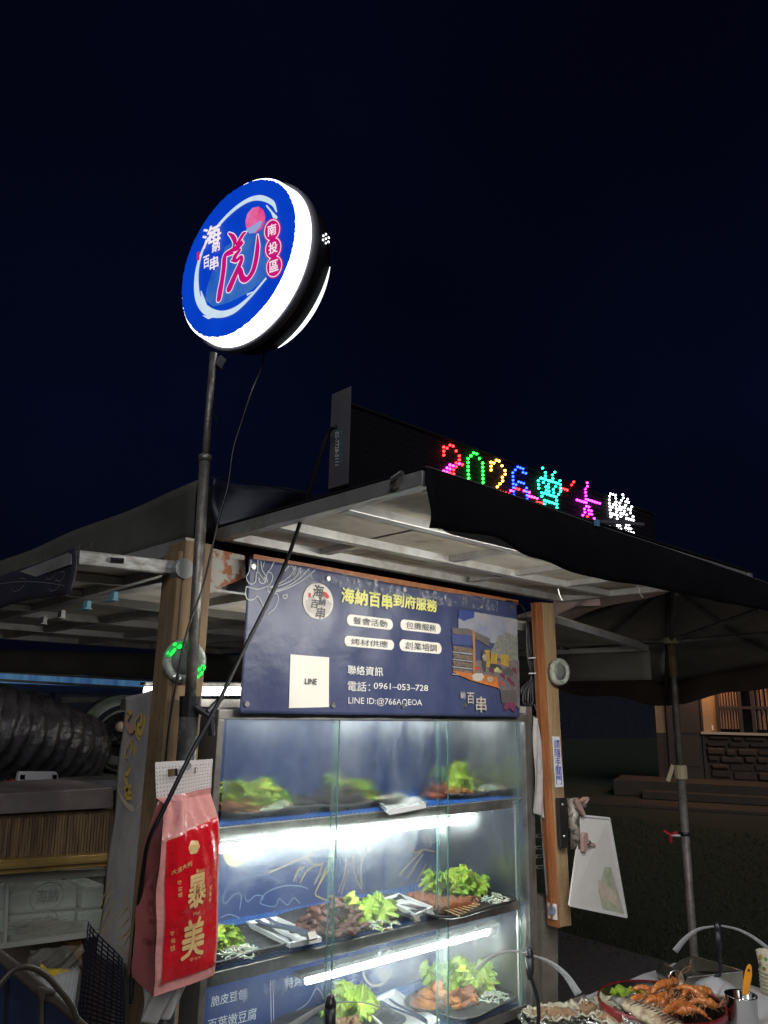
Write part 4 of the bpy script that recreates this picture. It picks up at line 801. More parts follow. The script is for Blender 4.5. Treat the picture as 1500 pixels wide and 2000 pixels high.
pp_([(540,1110),(600,1105),(610,1140),(560,1150)], (.55, .04, .03), e=.005); pp_([(940,1345),(1010,1340),(1010,1400),(950,1400)], (.5, .06, .04), e=.005)
pp_([(950,1480),(1210,1490),(1230,1700),(980,1690)], (.11, .09, .09), e=.004); pp_([(1030,1690),(1180,1690),(1190,1830),(1160,1830),(1140,1740),(1060,1740),(1050,1800),(1000,1800)], (.22, .03, .09), e=.0046)
for ch, x, y, s_ in (('納', 295, 1620, 75), ('百', 400, 1700, 115), ('串', 545, 1840, 165)):
    A = Pz(x, y, .0062); c2 = Pz(x+s_, y-s_*1.5, .0062); text('lettering', ch, None, None, None, M('grey cream print', (.42, .38, .32), .5), bw, .01, fn=lambda u, v, A=A, c=c2: bxy(A.x+(c.x-A.x)*u, A.z+(c.z-A.z)*v, .0068))
for px, py in ((493, 1107), (641, 1130), (787, 1152), (907, 1171), (998, 1186), (480, 1375), (650, 1377), (786, 1378), (906, 1377), (1003, 1378)):
    p = bq(px, py, .003); MB().lathe([(.0032, 0), (.0068, 0), (.0064, -.0016), (.0035, -.0016)], p, (0, 1, 0), 14).obj('eyelet', steel, bw)
tape = mixmat('crumpled clear tape', (.05, .55), dict(col=(.55, .55, .55), rough=.12, scale=60, lo=.52, hi=.64, bump=1., bscale=90, tint=(.96, .96, .97)))
def tp(s, t): x = bx0+.10+(bx1-bx0-.2)*s; z = bz1-.001-.038*t+.004*math.sin(s*8); return (x, BN+wav(x, z)-.0065-.0015*math.sin(s*160+t*9), z)
MB().grid(tp, 120, 8).obj('clear_tape', tape, bw, True)
# ================================================================== food
leafg = M('lettuce', (.33, .60, .02), .38, col2=(.62, .80, .14), scale=26, bump=.8, bscale=70, sss=.3)
_n = leafg.node_tree.nodes; _l = leafg.node_tree.links; _b = _n['Principled BSDF']; _src = _b.inputs['Base Color'].links[0].from_socket
_oi = _n.new('ShaderNodeObjectInfo'); _hs = _n.new('ShaderNodeHueSaturation'); _mr = _n.new('ShaderNodeMapRange'); _l.new(_oi.outputs['Random'], _mr.inputs[0]); _mr.inputs[3].default_value = .62; _mr.inputs[4].default_value = 1.15
_mh = _n.new('ShaderNodeMapRange'); _l.new(_oi.outputs['Random'], _mh.inputs[0]); _mh.inputs[3].default_value = .515; _mh.inputs[4].default_value = .475
_l.new(_mr.outputs[0], _hs.inputs['Value']); _l.new(_mh.outputs[0], _hs.inputs['Hue']); _l.new(_src, _hs.inputs['Color']); _l.new(_hs.outputs[0], _b.inputs['Base Color'])
def leaf_me(seed):
    r = random.Random(seed); f1 = r.uniform(9, 13); ph = r.uniform(0, 6); ph2 = r.uniform(0, 6); b = MB()
    def fn(s, t):
        s = s*2-1; wd = .14+.62*math.sin(math.pi*min(1, t**.8*.86+.04)); e = max(abs(s)**2.2, t**4)*min(1, t*2.5)
        x = s*wd*(1+.1*math.sin(f1*t+ph)*abs(s)); z = t*(1-.22*abs(s)**2)+.05*e*math.sin(f1*1.7*s+ph2)
        y = .38*t*t*(1 if seed % 2 else .5)+.32*s*s*wd-.02*math.exp(-(s*9)**2)+.15*e*math.sin(f1*2.3*(t if abs(s) > .5 else s)+ph)+.07*e*math.sin(38*s+29*t+ph2)+.03*math.sin(9*s+ph)*t
        return (x, y, z)
    b.grid(fn, 34, 28); me = b.mesh('leaf'); me.materials.append(leafg)
    for p in me.polygons: p.use_smooth = True
    return me
LEAF = [leaf_me(k) for k in range(4)]
def lettuce(label, c, size, n=6, seed=0, lean=.6, group='lettuce garnishes in the display case'):
    r = random.Random(seed+50); t = thing('lettuce_garnish', label, 'lettuce', c, group)
    for k in range(n):
        a = k/n*6.283+r.uniform(-.4, .4); ln = r.uniform(.15, lean); s_ = size*r.uniform(.75, 1.1)
        place('leaf', LEAF[r.randrange(4)], None, t, Vector(c)+Vector((math.cos(a)*size*.12, math.sin(a)*size*.12, -size*.05)), (-ln, r.uniform(-.2, .2), a), (s_, s_, s_))
    return t
def lump_mes(mat, amp=.3, st=(1, .7, .5), n=3, sub=2, freq=2.0):
    L = []
    for k in range(n): me = ico(k+amp*10, amp, sub, freq, st); me.materials.append(mat); L.append(me)
    return L
def mm(name, c1, c2, rough=.35, sc=60): return M(name, c1, rough, col2=c2, scale=sc, bump=.8, bscale=110, coat=.25)
braise = mm('braised meat', (.10, .026, .012), (.20, .062, .030)); dark_m = mm('dark sliced meat', (.022, .014, .012), (.06, .036, .03)); tan_m = mm('tan fried meat', (.26, .075, .018), (.38, .14, .04)); red_m = mm('red sausage meat', (.38, .035, .012), (.48, .09, .025), .3)
chick = mm('grilled chicken', (.50, .13, .012), (.68, .28, .035), .3, 35); chick2 = mm('charred chicken', (.10, .025, .008), (.46, .12, .015), .3, 50); skm = mm('skewer meat', (.22, .055, .014), (.36, .12, .04), .4, 80)
def pile(name, label, c, rx, ry, h, n, mes, size, seed=0, cat='meat', pn='meat_piece', rz=0., group=None):
    r = random.Random(seed+9); t = thing(name, label, cat, c, group); c = Vector(c)
    for k in range(n):
        q = math.sqrt(r.random()); a = r.uniform(0, 6.283); x, y = rx*q*math.cos(a), ry*q*math.sin(a); x, y = x*math.cos(rz)-y*math.sin(rz), x*math.sin(rz)+y*math.cos(rz)
        z = size*.35+h*(1-q*q)*r.random(); s_ = size*r.uniform(.7, 1.2)
        place(pn, mes[r.randrange(len(mes))], None, t, c+Vector((x, y, z)), (r.uniform(-.6, .6), r.uniform(-.6, .6), r.uniform(0, 6.3)), s_)
    return t
oni = M('onion shreds', (.72, .74, .62), .3, col2=(.60, .64, .50), scale=40, sss=.2)
def onion(label, c, r0, seed=0, n=46):
    r = random.Random(seed); b = MB(); c = Vector(c)
    for k in range(n):
        a = r.uniform(0, 6.3); q = math.sqrt(r.random())*r0; p = c+Vector((math.cos(a)*q, math.sin(a)*q*.8, .003+r.random()*.022*(1-q/r0))); d = r.uniform(0, 6.3); L = r.uniform(.012, .03); cv = r.uniform(-.012, .012)
        b.tube([p+Vector((math.cos(d)*L*(u-.5)-math.sin(d)*cv*(1-(2*u-1)**2), math.sin(d)*L*(u-.5)+math.cos(d)*cv*(1-(2*u-1)**2), .004*math.sin(u*3.1))) for u in (0, .33, .66, 1)], [.0009, .0016, .0016, .0008], 5, False, 1.)
    o = b.obj('onion_shreds', oni, None, True); tag(o, label, 'onion'); o['kind'] = 'stuff'; return o
def plate(label, cx, cy, z, L, W, rot=0.):
    b = MB(); cr, sr = math.cos(rot), math.sin(rot)
    def fn(s, t):
        a = s*2*math.pi; e = 4.; c0, s0 = math.cos(a), math.sin(a); k = (abs(c0)**e+abs(s0)**e)**(-1/e); k *= 1+.025*math.sin(a*5+rot*9)
        x, y = c0*k*L/2*t, s0*k*W/2*t; zz = .003+.014*max(0, (t-.75)/.25)**1.6+.003*math.sin(a*4)*t**4
        return (cx+x*cr-y*sr, cy+x*sr+y*cr, z+zz)
    o = b.grid(fn, 56, 10).obj('slate_plate', black_slate, None, True, solid=.004); return tag(o, label, 'plate', 'black plates on the case shelves')
whtray = M('white tray', (.70, .70, .69), .3)
def tray(label, quad, z, h=.010):
    q = [onz(z, *p) for p in quad]; c = sum(q, Vector())/4; t = thing('serving_tray', label, 'tray', c); b = MB()
    o4 = [p+Vector((0, 0, h)) for p in q]; i4 = [c+(p-c)*.88+Vector((0, 0, .002)) for p in q]; i4t = [c+(p-c)*.93+Vector((0, 0, h)) for p in q]
    b.add(q+o4+i4t+i4, [(0, 1, 5, 4), (1, 2, 6, 5), (2, 3, 7, 6), (3, 0, 4, 7), (4, 5, 9, 8), (5, 6, 10, 9), (6, 7, 11, 10), (7, 4, 8, 11), (8, 9, 13, 12), (9, 10, 14, 13), (10, 11, 15, 14), (11, 8, 12, 15), (12, 13, 14, 15), (3, 2, 1, 0)]).obj('dish', whtray, t)
    return t
tsteel = M('tong steel', (.55, .55, .54), .2, 1.)
def tongs(label, p0, p1, z, spread=.022, wd=.014):
    a = Vector(p0); b_ = Vector(p1); d = (b_-a).normalized(); s_ = Vector((-d.y, d.x, 0)); t = thing('tongs', label, 'tongs', a); L = (b_-a).length
    for k in (-1, 1):
        P2 = [a+d*L*u+s_*k*spread*(u**.8)*.5+Vector((0, 0, .004+.004*math.sin(u*6))) for u in (0, .25, .5, .75, .9, 1)]
        b = MB(); 
        for i in range(5): b.bar(P2[i], P2[i+1], wd*(1.1-.5*(i/5)), .0022)
        b.obj('arm', tsteel, t)
    MB().bar(a-d*.006+Vector((0, 0, .0)), a+d*.004+Vector((0, 0, .012)), wd+.004, .008).obj('hinge', steel_dull, t); return t
MB_meat = lump_mes(braise, .32, (1, .75, .4)); MD = lump_mes(dark_m, .3, (1.2, .8, .35)); MT = lump_mes(tan_m, .2, (1, .6, .5)); MR = lump_mes(red_m, .18, (1.5, .6, .5)); MCk = lump_mes(chick, .36, (1.2, .85, .42), 4, 3, 2.6); MCd = lump_mes(chick2, .36, (1.2, .8, .4), 2, 3, 2.6)
# --- top shelf
z1 = sz[0]+.006; gY = 1.66
def s1(px): return ony(gY, px, 1580).x
plate('black plate with fried meat and lettuce, left end of the top shelf', s1(500), gY, z1, .30, .20)
plate('black plate with dark sliced meat, middle of the top shelf', s1(668), gY, z1, .34, .20, .05)
plate('black plate with red meat, right end of the top shelf', s1(905), gY, z1, .33, .20, -.04)
zt1 = z1+.006
pile('fried_meat', 'orange brown fried meat at the left end of the top shelf', (s1(452), gY-.02, zt1), .055, .06, .02, 26, MT, .014, 1)
lettuce('bright lettuce behind the fried meat, left end of top shelf', (s1(500), gY+.05, zt1), .082, 6, 1, .4)
lettuce('smaller lettuce beside the onion on the left top plate', (s1(548), gY+.03, zt1), .056, 5, 2, .4)
onion('white onion shreds on the left plate of the top shelf', (s1(522), gY-.05, zt1), .045, 1)
pile('sliced_meat', 'heap of dark sliced meat in the middle of the top shelf', (s1(660), gY-.0, zt1), .085, .07, .035, 46, MD, .018, 2)
lettuce('lettuce leaf rising behind the dark sliced meat', (s1(704), gY+.06, zt1), .084, 5, 3)
onion('white onion shreds right of the dark sliced meat', (s1(745), gY-.04, zt1), .042, 2)
tray('white tray holding tongs on the top shelf', [(738, 1572), (812, 1562), (832, 1578), (760, 1592)], z1+.002)
tongs('steel tongs on the top shelf right of the dark meat', ony(1.57, 828, 1574), ony(1.68, 745, 1563), z1)
pile('red_sausage', 'glossy red sausage slices on the right plate of the top shelf', (s1(845), gY-.02, zt1), .06, .05, .02, 24, MR, .014, 3)
pile('fried_chicken_strips', 'tan fried strips between red sausage and lettuce, top shelf', (s1(888), gY-.02, zt1), .05, .05, .012, 16, MT, .013, 4)
lettuce('loose green lettuce on the right plate of the top shelf', (s1(903), gY+.05, zt1), .092, 7, 4)
onion('white onion shreds at the right end of the top shelf', (s1(942), gY-.03, zt1), .042, 3)
# --- middle shelf
z2 = sz[1]+.006; zt2 = z2+.006
pA = onz(z2, 462, 1862); plate('black plate with lettuce and onion behind the red bag, middle shelf', pA.x-.02, pA.y+.04, z2, .30, .22)
plate('wavy black plate of braised meat on the middle shelf', 1.45, 1.645, z2, .44, .22, .05)
pC = onz(z2, 900, 1775); plate('black plate of meat skewers on the middle shelf', pC.x, pC.y+.03, z2, .36, .24)
p = onz(zt2, 440, 1858); lettuce('upright lettuce next to the red bag on the middle shelf', (p.x, p.y+.03, zt2), .070, 6, 5)
p = onz(zt2, 468, 1866); onion('heap of white onion beside the red bag, middle shelf', (p.x, p.y, zt2), .045, 4, 60)
tray('white tray with flat steel tongs left of the braised meat', [(480, 1808), (540, 1798), (628, 1840), (566, 1852)], z2+.013)
tongs('broad steel tongs on the tray left of the braised meat', onz(z2+.030, 608, 1834), onz(z2+.030, 512, 1798), z2, .03, .018)
p = onz(zt2, 655, 1825); pile('braised_meat', 'heap of brown braised meat in the centre of the middle shelf', (p.x+.01, p.y+.03, zt2), .105, .06, .070, 120, MB_meat, .0150, 5)
p = onz(zt2, 725, 1800); lettuce('frilly lettuce behind the braised meat', (p.x, p.y+.02, zt2), .080, 8, 6, 1.0)
p = onz(zt2, 742, 1812); onion('white onion shreds right of the braised meat', (p.x, p.y, zt2), .045, 5)
tray('narrow white tray left of the skewers', [(748, 1762), (778, 1751), (846, 1779), (812, 1794)], z2+.013)
tongs('steel tongs pointing back left of the skewers', onz(z2+.012, 838, 1787), onz(z2+.012, 766, 1758), z2, .03, .016)
tongs('second steel tongs lying across the onion, middle shelf', onz(z2+.02, 812, 1800), onz(z2+.02, 745, 1776), z2, .02, .012)
bamb = M('bamboo stick', (.48, .33, .15), .6); SK = lump_mes(skm, .22, (1, .9, .75), 3)
for k in range(7):
    e0 = onz(zt2+.014, 800+k*11, 1748+k*2.2); e1 = onz(zt2+.010, 893+k*6, 1787-k*3.5); d = (e1-e0).normalized(); L = (e1-e0).length
    t = thing('meat_skewer', ['leftmost', 'second', 'third', 'middle', 'fifth', 'sixth', 'rightmost'][k]+' grilled meat skewer on the middle shelf plate', 'skewer', e0, 'meat skewers on the middle shelf')
    MB().tube([e0-d*.01, e1+d*.012], .0014, 5).obj('stick', bamb, t)
    for j in range(7):
        place('meat_chunk', SK[(j+k) % 3], None, t, e0+d*L*(.04+j*.115), (j*1.3, k*.7, j), .0135+.002*((j*7+k) % 3))
p = onz(zt2, 925, 1765); pile('chopped_skewer_meat', 'small chopped grilled pieces between skewers and onion', (p.x, p.y+.02, zt2), .05, .04, .01, 30, lump_mes(skm, .25, (1, .8, .5), 2), .009, 7)
p = onz(zt2, 890, 1745); lettuce('tall lettuce leaves behind the skewers', (p.x, p.y+.03, zt2), .085, 7, 7, .5)
p = onz(zt2, 935, 1750); lettuce('second lettuce bunch right of the tall leaves', (p.x, p.y+.03, zt2), .068, 6, 8)
p = onz(zt2, 965, 1762); onion('white onion at the right end of the middle shelf', (p.x, p.y, zt2), .045, 6)
# --- bottom shelf
z3 = sz[2]+.006; zt3 = z3+.006
p = onz(z3, 660, 2010); plate('black plate with lettuce on the bottom shelf, left of the tray', p.x, p.y, z3, .34, .24)
p = onz(zt3, 700, 1985); lettuce('large curled lettuce leaf on the bottom shelf', (p.x, p.y+.02, zt3), .085, 7, 9, .7)
p = onz(zt3, 675, 2004); pile('minced_topping', 'brown crumbly topping below the curled lettuce', (p.x, p.y, zt3), .06, .03, .015, 40, lump_mes(mm('crumb topping', (.30, .16, .07), (.45, .28, .14)), .3, (1, .9, .7), 2), .008, 8)
tray('white tray with tongs on the bottom shelf', [(700, 1970), (770, 1938), (860, 2000), (780, 2040)], z3)
tongs('long steel tongs on the bottom shelf tray', onz(z3+.012, 840, 2005), onz(z3+.012, 752, 1955), z3, .03, .012)
p = onz(z3, 905, 1962); plate('square black plate of grilled chicken on the bottom shelf', p.x, p.y+.01, z3, .30, .24, .1)
p = onz(zt3, 872, 1958); t = pile('grilled_chicken', 'orange grilled chicken pieces on the bottom shelf', (p.x, p.y, zt3), .105, .065, .034, 46, MCk+MCd, .018, 9)
p = onz(zt3, 885, 1930); lettuce('lettuce left behind the grilled chicken', (p.x, p.y+.03, zt3), .085, 7, 10, .8)
p = onz(zt3, 930, 1935); lettuce('large frilly lettuce right behind the grilled chicken', (p.x, p.y+.02, zt3), .095, 8, 11, .8)
p = onz(zt3, 965, 1952); onion('white onion right of the grilled chicken', (p.x, p.y, zt3), .045, 7, 60)
# ================================================================== ring lights on the posts
clearp = M('cloudy clear plastic', (.50, .52, .47), .15, col2=(.22, .24, .20), scale=60, bump=.6, bscale=120)
def ringlight(label, c, n, r, lit_green):
    n = Vector(n).normalized(); t = thing('ring_light', label, 'ring light', c, 'round lights on the posts'); c = Vector(c)
    a = -n.cross(Vector((0, 0, 1))).normalized(); u = Vector((0, 0, 1))
    MB().lathe([(r*.64, 0), (r*.98, 0), (r*1.0, .005), (r*.92, .014), (r*.72, .015), (r*.62, .008)], c, n, 44).obj('ring', clearp, t, True)
    MB().lathe([(r*.60, .004), (r*.60, .010), (r*.2, .0105)], c, n, 32).obj('centre_disc', M('grey centre', (.17, .175, .16), .5, col2=(.12, .12, .11), scale=40), t, True)
    if lit_green:
        for a0_, a1_ in ((104, 172), (-14, -66)):
            MB().tube([c+(a*math.cos(math.radians(q))+Vector((0, 0, 1))*math.sin(math.radians(q)))*r*.82+n*.0125 for q in range(min(a0_, a1_), max(a0_, a1_)+1, 4)], .0058, 8).obj('glowing_arc', M('green arc glow', (.01, .42, .05), emit=.55, col2=(.02, .8, .1), scale=90), t, True)
        gm = M('green led glow', (.01, 1., .08), emit=1.6)
        for ang in (118, 128, 142, 150, 160, -18, -28, -36, -48, -56):
            th = math.radians(ang); p = c+(a*math.cos(th)+u*math.sin(th))*r*(.80+.06*math.sin(ang))+n*.0135
            MB().lathe([(.0015, 0), (.0062, .0012), (.0050, .0035), (.001, .0045)], p, n, 9).obj('green_led', gm, t, True)
        for ang in (-100, -112, -120, 60, 45): 
            th = math.radians(ang); p = c+(a*math.cos(th)+u*math.sin(th))*r*.82+n*.013
            MB().lathe([(.001, 0), (.005, .0015), (.001, .003)], p, n, 8).obj('foil_fleck', steel, t)
    else: MB().lathe([(.002, 0), (.002, .002)], c+n*.011-u*.4*r, n, 8).obj('screw', steel, t)
    return t
pl = ony(1.470, 359, 1291); ringlight('clear round light glowing green, on the left timber post', pl, (-.25, -1, -.05), .0455, True)
pr_ = ony(1.452, 1090, 1312); ringlight('unlit round clear light on the right orange post', pr_, (-.12, -1, -.05), .043, False)
# ================================================================== cables
def cable(name, label, pts, r, n=8):
    P = interp([ony(y, px, py) for px, py, y in pts], 8); o = MB().tube(P, r, n).obj(name, blackrub, None, True); return tag(o, label, 'cable')
cable('power_cable', 'thick black cable hanging from the message sign across the banner to the bag', [(655, 834, yb-.045), (644, 842, 1.14), (628, 880, 1.16), (604, 960, 1.2), (578, 1045, 1.25), (545, 1130, 1.29), (480, 1262, 1.30), (425, 1375, 1.29), (372, 1475, 1.28), (320, 1580, 1.29), (290, 1645, 1.31), (277, 1720, 1.38), (262, 1850, 1.42), (256, 1960, 1.42)], .0042)
cable('sign_cable', 'thin black cable dropping from the round sign beside the pole', [(517, 680, 1.45), (510, 720, 1.44), (490, 770, 1.43), (470, 830, 1.42), (455, 880, 1.42), (445, 950, 1.42), (428, 1010, 1.42), (412, 1080, 1.42), (395, 1150, 1.41), (365, 1235, 1.41), (345, 1330, 1.41), (330, 1420, 1.42), (322, 1500, 1.44)], .0024)
cable('roof_cord', 'thin cord lying along the dark roof tarp edge', [(412, 934, 1.50), (450, 933, 1.50), (520, 948, 1.49), (600, 964, 1.49), (650, 972, 1.48)], .0014)
cable('hanging_wire', 'thin wire looping from the roof to the cable bundle by the orange post', [(990, 1172, 1.49), (1018, 1182, 1.48), (1030, 1215, 1.48), (1031, 1260, 1.50), (1040, 1285, 1.52)], .0017)
bt = thing('cable_bundle', 'tied bundle of black cables hanging between banner and orange post', 'cables', ony(1.53, 1040, 1300)); rb = random.Random(2)
for k in range(7):
    dx = k*3-9; MB().tube(interp([ony(1.53+.004*k, 1034+dx*.6, 1215), ony(1.53, 1036+dx*.7, 1280), ony(1.53, 1040+dx*.25, 1322), ony(1.53, 1036+dx*1.3, 1350), ony(1.53, 1036+dx*1.6, 1372), ony(1.53+.01, 1030-dx*.8, 1378), ony(1.54, 1022+dx*.5, 1350), ony(1.54, 1038+dx*.2, 1328)], 5), .0030, 6).obj('cable', blackrub if k % 2 else M('grey cable', (.06, .06, .065), .4), bt, True)
for py in (1286, 1316): 
    p = ony(1.515, 1040, py); MB().tube([p+Vector((-.02, 0, 0)), p+Vector((0, -.012, .002)), p+Vector((.02, 0, 0))], .0018, 6).obj('zip_tie', white_p, bt)
MB().tube(interp([ony(1.53, 1044, 1375), ony(1.53, 1050, 1400), ony(1.53, 1046, 1430), ony(1.53, 1040, 1420)], 6), .0012, 5).obj('string', white_p, bt)
for k, pts in enumerate(([(1235, 1140), (1248, 1148), (1249, 1158), (1256, 1167)], [(1090, 1150), (1094, 1165), (1099, 1173)], [(1255, 1143), (1256, 1160)])):
    tag(MB().tube(interp([ony(1.2, *p) for p in pts], 4), .0016, 5).obj('zip_tie', white_p), ['curled white zip tie at the right end of the awning', 'white zip tie just right of the orange post top', 'short straight zip tie beside the curled one'][k], 'zip tie', 'zip ties on the awning')
# ================================================================== red tissue bag
bag = thing('tissue_bag', 'red and pink bag of tissues with gold characters hanging on the pole', 'bag', ony(1.33, 345, 1950))
FL = [(319, 1562), (314, 1640), (308, 1720), (305, 1800), (303, 1880), (302, 1948)]; FRt = [(411, 1545), (424, 1600), (428, 1680), (427, 1760), (424, 1840), (419, 1904)]; BL = [(308, 1566), (281, 1650), (272, 1720), (266, 1790), (260, 1860), (258, 1908)]
def lp_(L, t, y): 
    x = t*(len(L)-1); i = min(int(x), len(L)-2); f = x-i; return ony(y, L[i][0]*(1-f)+L[i+1][0]*f, L[i][1]*(1-f)+L[i+1][1]*f)
def bfront(s, t, e=0.):
    g = min(1, t*5); a = lp_(FL, t, 1.40-.075*g); c = lp_(FRt, t, 1.405-.03*g); p = a.lerp(c, s)
    bul = .016*math.sin(math.pi*s)*math.sin(math.pi*min(1, t*1.05))**.6*(1-.3*t)
    wr = .0075*max(0, 1-t*2.2)*math.sin(s*15+5*t+3*math.sin(s*4))+.0022*math.sin(s*5+t*11)+.0016*max(0, 1-t*1.4)*math.sin(s*31-t*16)+.0016*math.sin(t*23+s*3)*(1-s)
    p.y -= bul+wr+e; return p
def bside(s, t):
    a = lp_(BL, t, 1.405-.005*min(1, t*5)); c = bfront(0, t); p = a.lerp(c, s); p.x += .010*math.sin(math.pi*s)*math.sin(3.1*t)**.8+.002*math.sin(t*19+s*4); return p
pinkf = M('pink plastic film', (.58, .25, .23), .28, col2=(.50, .20, .19), scale=8, bump=1.2, bscale=38, coat=.4)
redf = M('red plastic film', (.56, .006, .014), .26, col2=(.48, .004, .012), scale=8, bump=1.0, bscale=34, coat=.4)
MB().grid(lambda s, t: bfront(s, t), 40, 60).obj('front', pinkf, bag, True)
MB().grid(lambda s, t: bside(s, t), 16, 60).obj('side', M('dusky pink film', (.40, .12, .11), .3, col2=(.32, .09, .085), scale=8, bump=.4, bscale=30, coat=.3), bag, True)
def bback(s, t):
    c = bfront(1, t); a = lp_(BL, t, 1.405); q = c+(a-bfront(0, t)); return a.lerp(q, s) if s < .5 else a.lerp(q, .5).lerp(c, (s-.5)*2)
MB().grid(bback, 10, 30).obj('back', pinkf, bag, True)
MB().grid(lambda s, t: bside(t*.999, 1).lerp(bback(s*.5+.5, 1), 0) if False else bfront(s, 1).lerp(lp_(BL, 1, 1.405)+(bfront(s, 1)-bfront(0, 1)), t), 10, 4).obj('bottom', pinkf, bag)
MB().grid(lambda s, t: bfront(.10+.86*s, .205+.735*t+.012*(1-s)*(1-t)-(.03*s*(1-t)), .0012), 40, 60).obj('red_panel', redf, bag, True)
# header card with perforations
hc4 = [(303, 1489), (417, 1482), (413, 1538), (307, 1560)]; b = MB()
def hcf(s, t): a = ony(1.395, *hc4[0]).lerp(ony(1.395, *hc4[1]), s); c = ony(1.40, *hc4[3]).lerp(ony(1.40, *hc4[2]), s); p = a.lerp(c, t); p.y += .003*math.sin(s*7+t*2); return p
nxh, nyh = 19, 9
for j in range(nyh):
    for i in range(nxh):
        s0_, s1_, t0_, t1_ = i/nxh, (i+1)/nxh, j/nyh, (j+1)/nyh; k = .26; cs, ct = (s0_+s1_)/2, (t0_+t1_)/2
        if (abs(i-5) <= 1 or abs(i-12) <= 0) and 2 <= j <= 3: continue
        o_ = [hcf(s0_, t0_), hcf(s1_, t0_), hcf(s1_, t1_), hcf(s0_, t1_)]
        if j == 0: b.add(o_, [(0, 1, 2, 3)]); continue
        q = [hcf(cs+(x-.5)*k/nxh, ct+(y-.5)*k*1.3/nyh) for x, y in ((0, 0), (1, 0), (1, 1), (0, 1))]
        b.add(o_+q, [(0, 1, 5, 4), (1, 2, 6, 5), (2, 3, 7, 6), (3, 0, 4, 7)])
b.obj('header_card', M('pale header film', (.60, .56, .54), .4), bag, solid=.0008)
MB().grid(lambda s, t: hcf(s, .98).lerp(bfront(s, .02), t), 20, 3).obj('neck', pinkf, bag, True)
goldp = M('gold foil print', (.66, .46, .20), .35)
def btxt(s_, s0_, t0_, s1_, t1_, mat=goldp, bold=.01, sk=0.): return text('lettering', s_, None, None, None, mat, bag, bold, fn=lambda u, v: bfront(s0_+(s1_-s0_)*u, t1_+(t0_-t1_)*v+sk*u, .0026))
btxt('暴', .40, .42, .70, .575, bold=.024); btxt('美', .36, .635, .72, .83, bold=.026)
btxt('Bao', .53, .395, .66, .413); btxt('Mei', .50, .60, .62, .618); btxt('大吉大利', .17, .365, .46, .39, sk=-.02); 
cb = MB()
for t_ in range(24): pass
cpt = [bfront(.505+.085*math.cos(k/12*math.pi)*(1+.08*math.cos(k*1.5)), .285+.033*math.sin(k/12*math.pi)*(1+.08*math.cos(k*1.5)), .0024) for k in range(24)]; cb.poly(cpt).obj('badge', goldp, bag); btxt('漫花', .44, .272, .57, .298, redf, 0., 0)
for s_, s0_, t0_, s1_, t1_ in (('変', .26, .455, .32, .475), ('瘦', .26, .482, .32, .505), ('変', .78, .50, .84, .522), ('美', .78, .53, .84, .556), ('有', .19, .70, .26, .725), ('钱', .19, .735, .26, .765), ('仙女', .58, .835, .69, .853)): btxt(s_, s0_, t0_, s1_, t1_, bold=0.)
for s_, t_ in ((.28, .435), (.81, .575), (.20, .675), (.53, .845)):
    L = [(0, .6), (-.9, -.1), (-.8, -.8), (-.3, -.9), (0, -.4), (.4, -.9), (.9, -.7), (.8, 0), (0, .8)]
    MB().stroke(interp([bfront(s_+.024*x, t_+.010*y, .0026) for x, y in L], 3), .0009, (0, 1, 0)).obj('heart', goldp, bag)
for s_, t_ in ((.13, .93), (.93, .925)): MB().poly([bfront(s_+.05*math.cos(k/8*math.pi), t_+.014*math.sin(k/8*math.pi), .0022) for k in range(16)]).obj('corner_dot', M('deep red film', (.36, .02, .03), .3), bag)
dred = M('dark red print', (.26, .06, .06), .5)
for y_, s_ in ((.42, '优质'), (.50, '抽纸'), (.60, '柔韧')): text('side_lettering', s_, None, None, None, dred, bag, 0, fn=lambda u, v, y_=y_: bside(.40+.26*u, y_+.03-.03*v)+Vector((-.0022, -.001, 0)))
text('side_lettering', '1280', None, None, None, dred, bag, .01, fn=lambda u, v: bside(.28+.42*u, .735-.028*v)+Vector((-.0022, -.001, 0)))
for r0_ in (.055, .075): MB().stroke([bside(.52+r0_*2*math.cos(k/10*math.pi), .55+r0_*.4*math.sin(k/10*math.pi))+Vector((-.002, -.001, 0)) for k in range(21)], .0007, (1, 0, 0)).obj('side_ring', dred, bag)
MB().tube([ony(1.44, 372, 1497), ony(1.375, 366, 1496)], .0045, 10).tube([ony(1.376, 366, 1496), ony(1.372, 366, 1496)], .0075, 12).obj('hanging_bolt', steel_dull, mp_) 
film = mixmat('white plastic bag film', (.55, .9), dict(col=(.60, .58, .55), rough=.35, scale=12, bump=.8, bscale=30))
def bgf(s, t):
    p = ony(1.42, 278+92*s-8*t*(1-s)*0-30*t*s, 1925-25*s+75*t); p.y -= .03*math.sin(math.pi*s)*(1-.4*t)+.008*math.sin(s*15+t*4); return p
tag(MB().grid(bgf, 30, 14).obj('plastic_bag', film, None, True, solid=.001), 'crumpled white plastic bag tied below the red bag', 'bag')
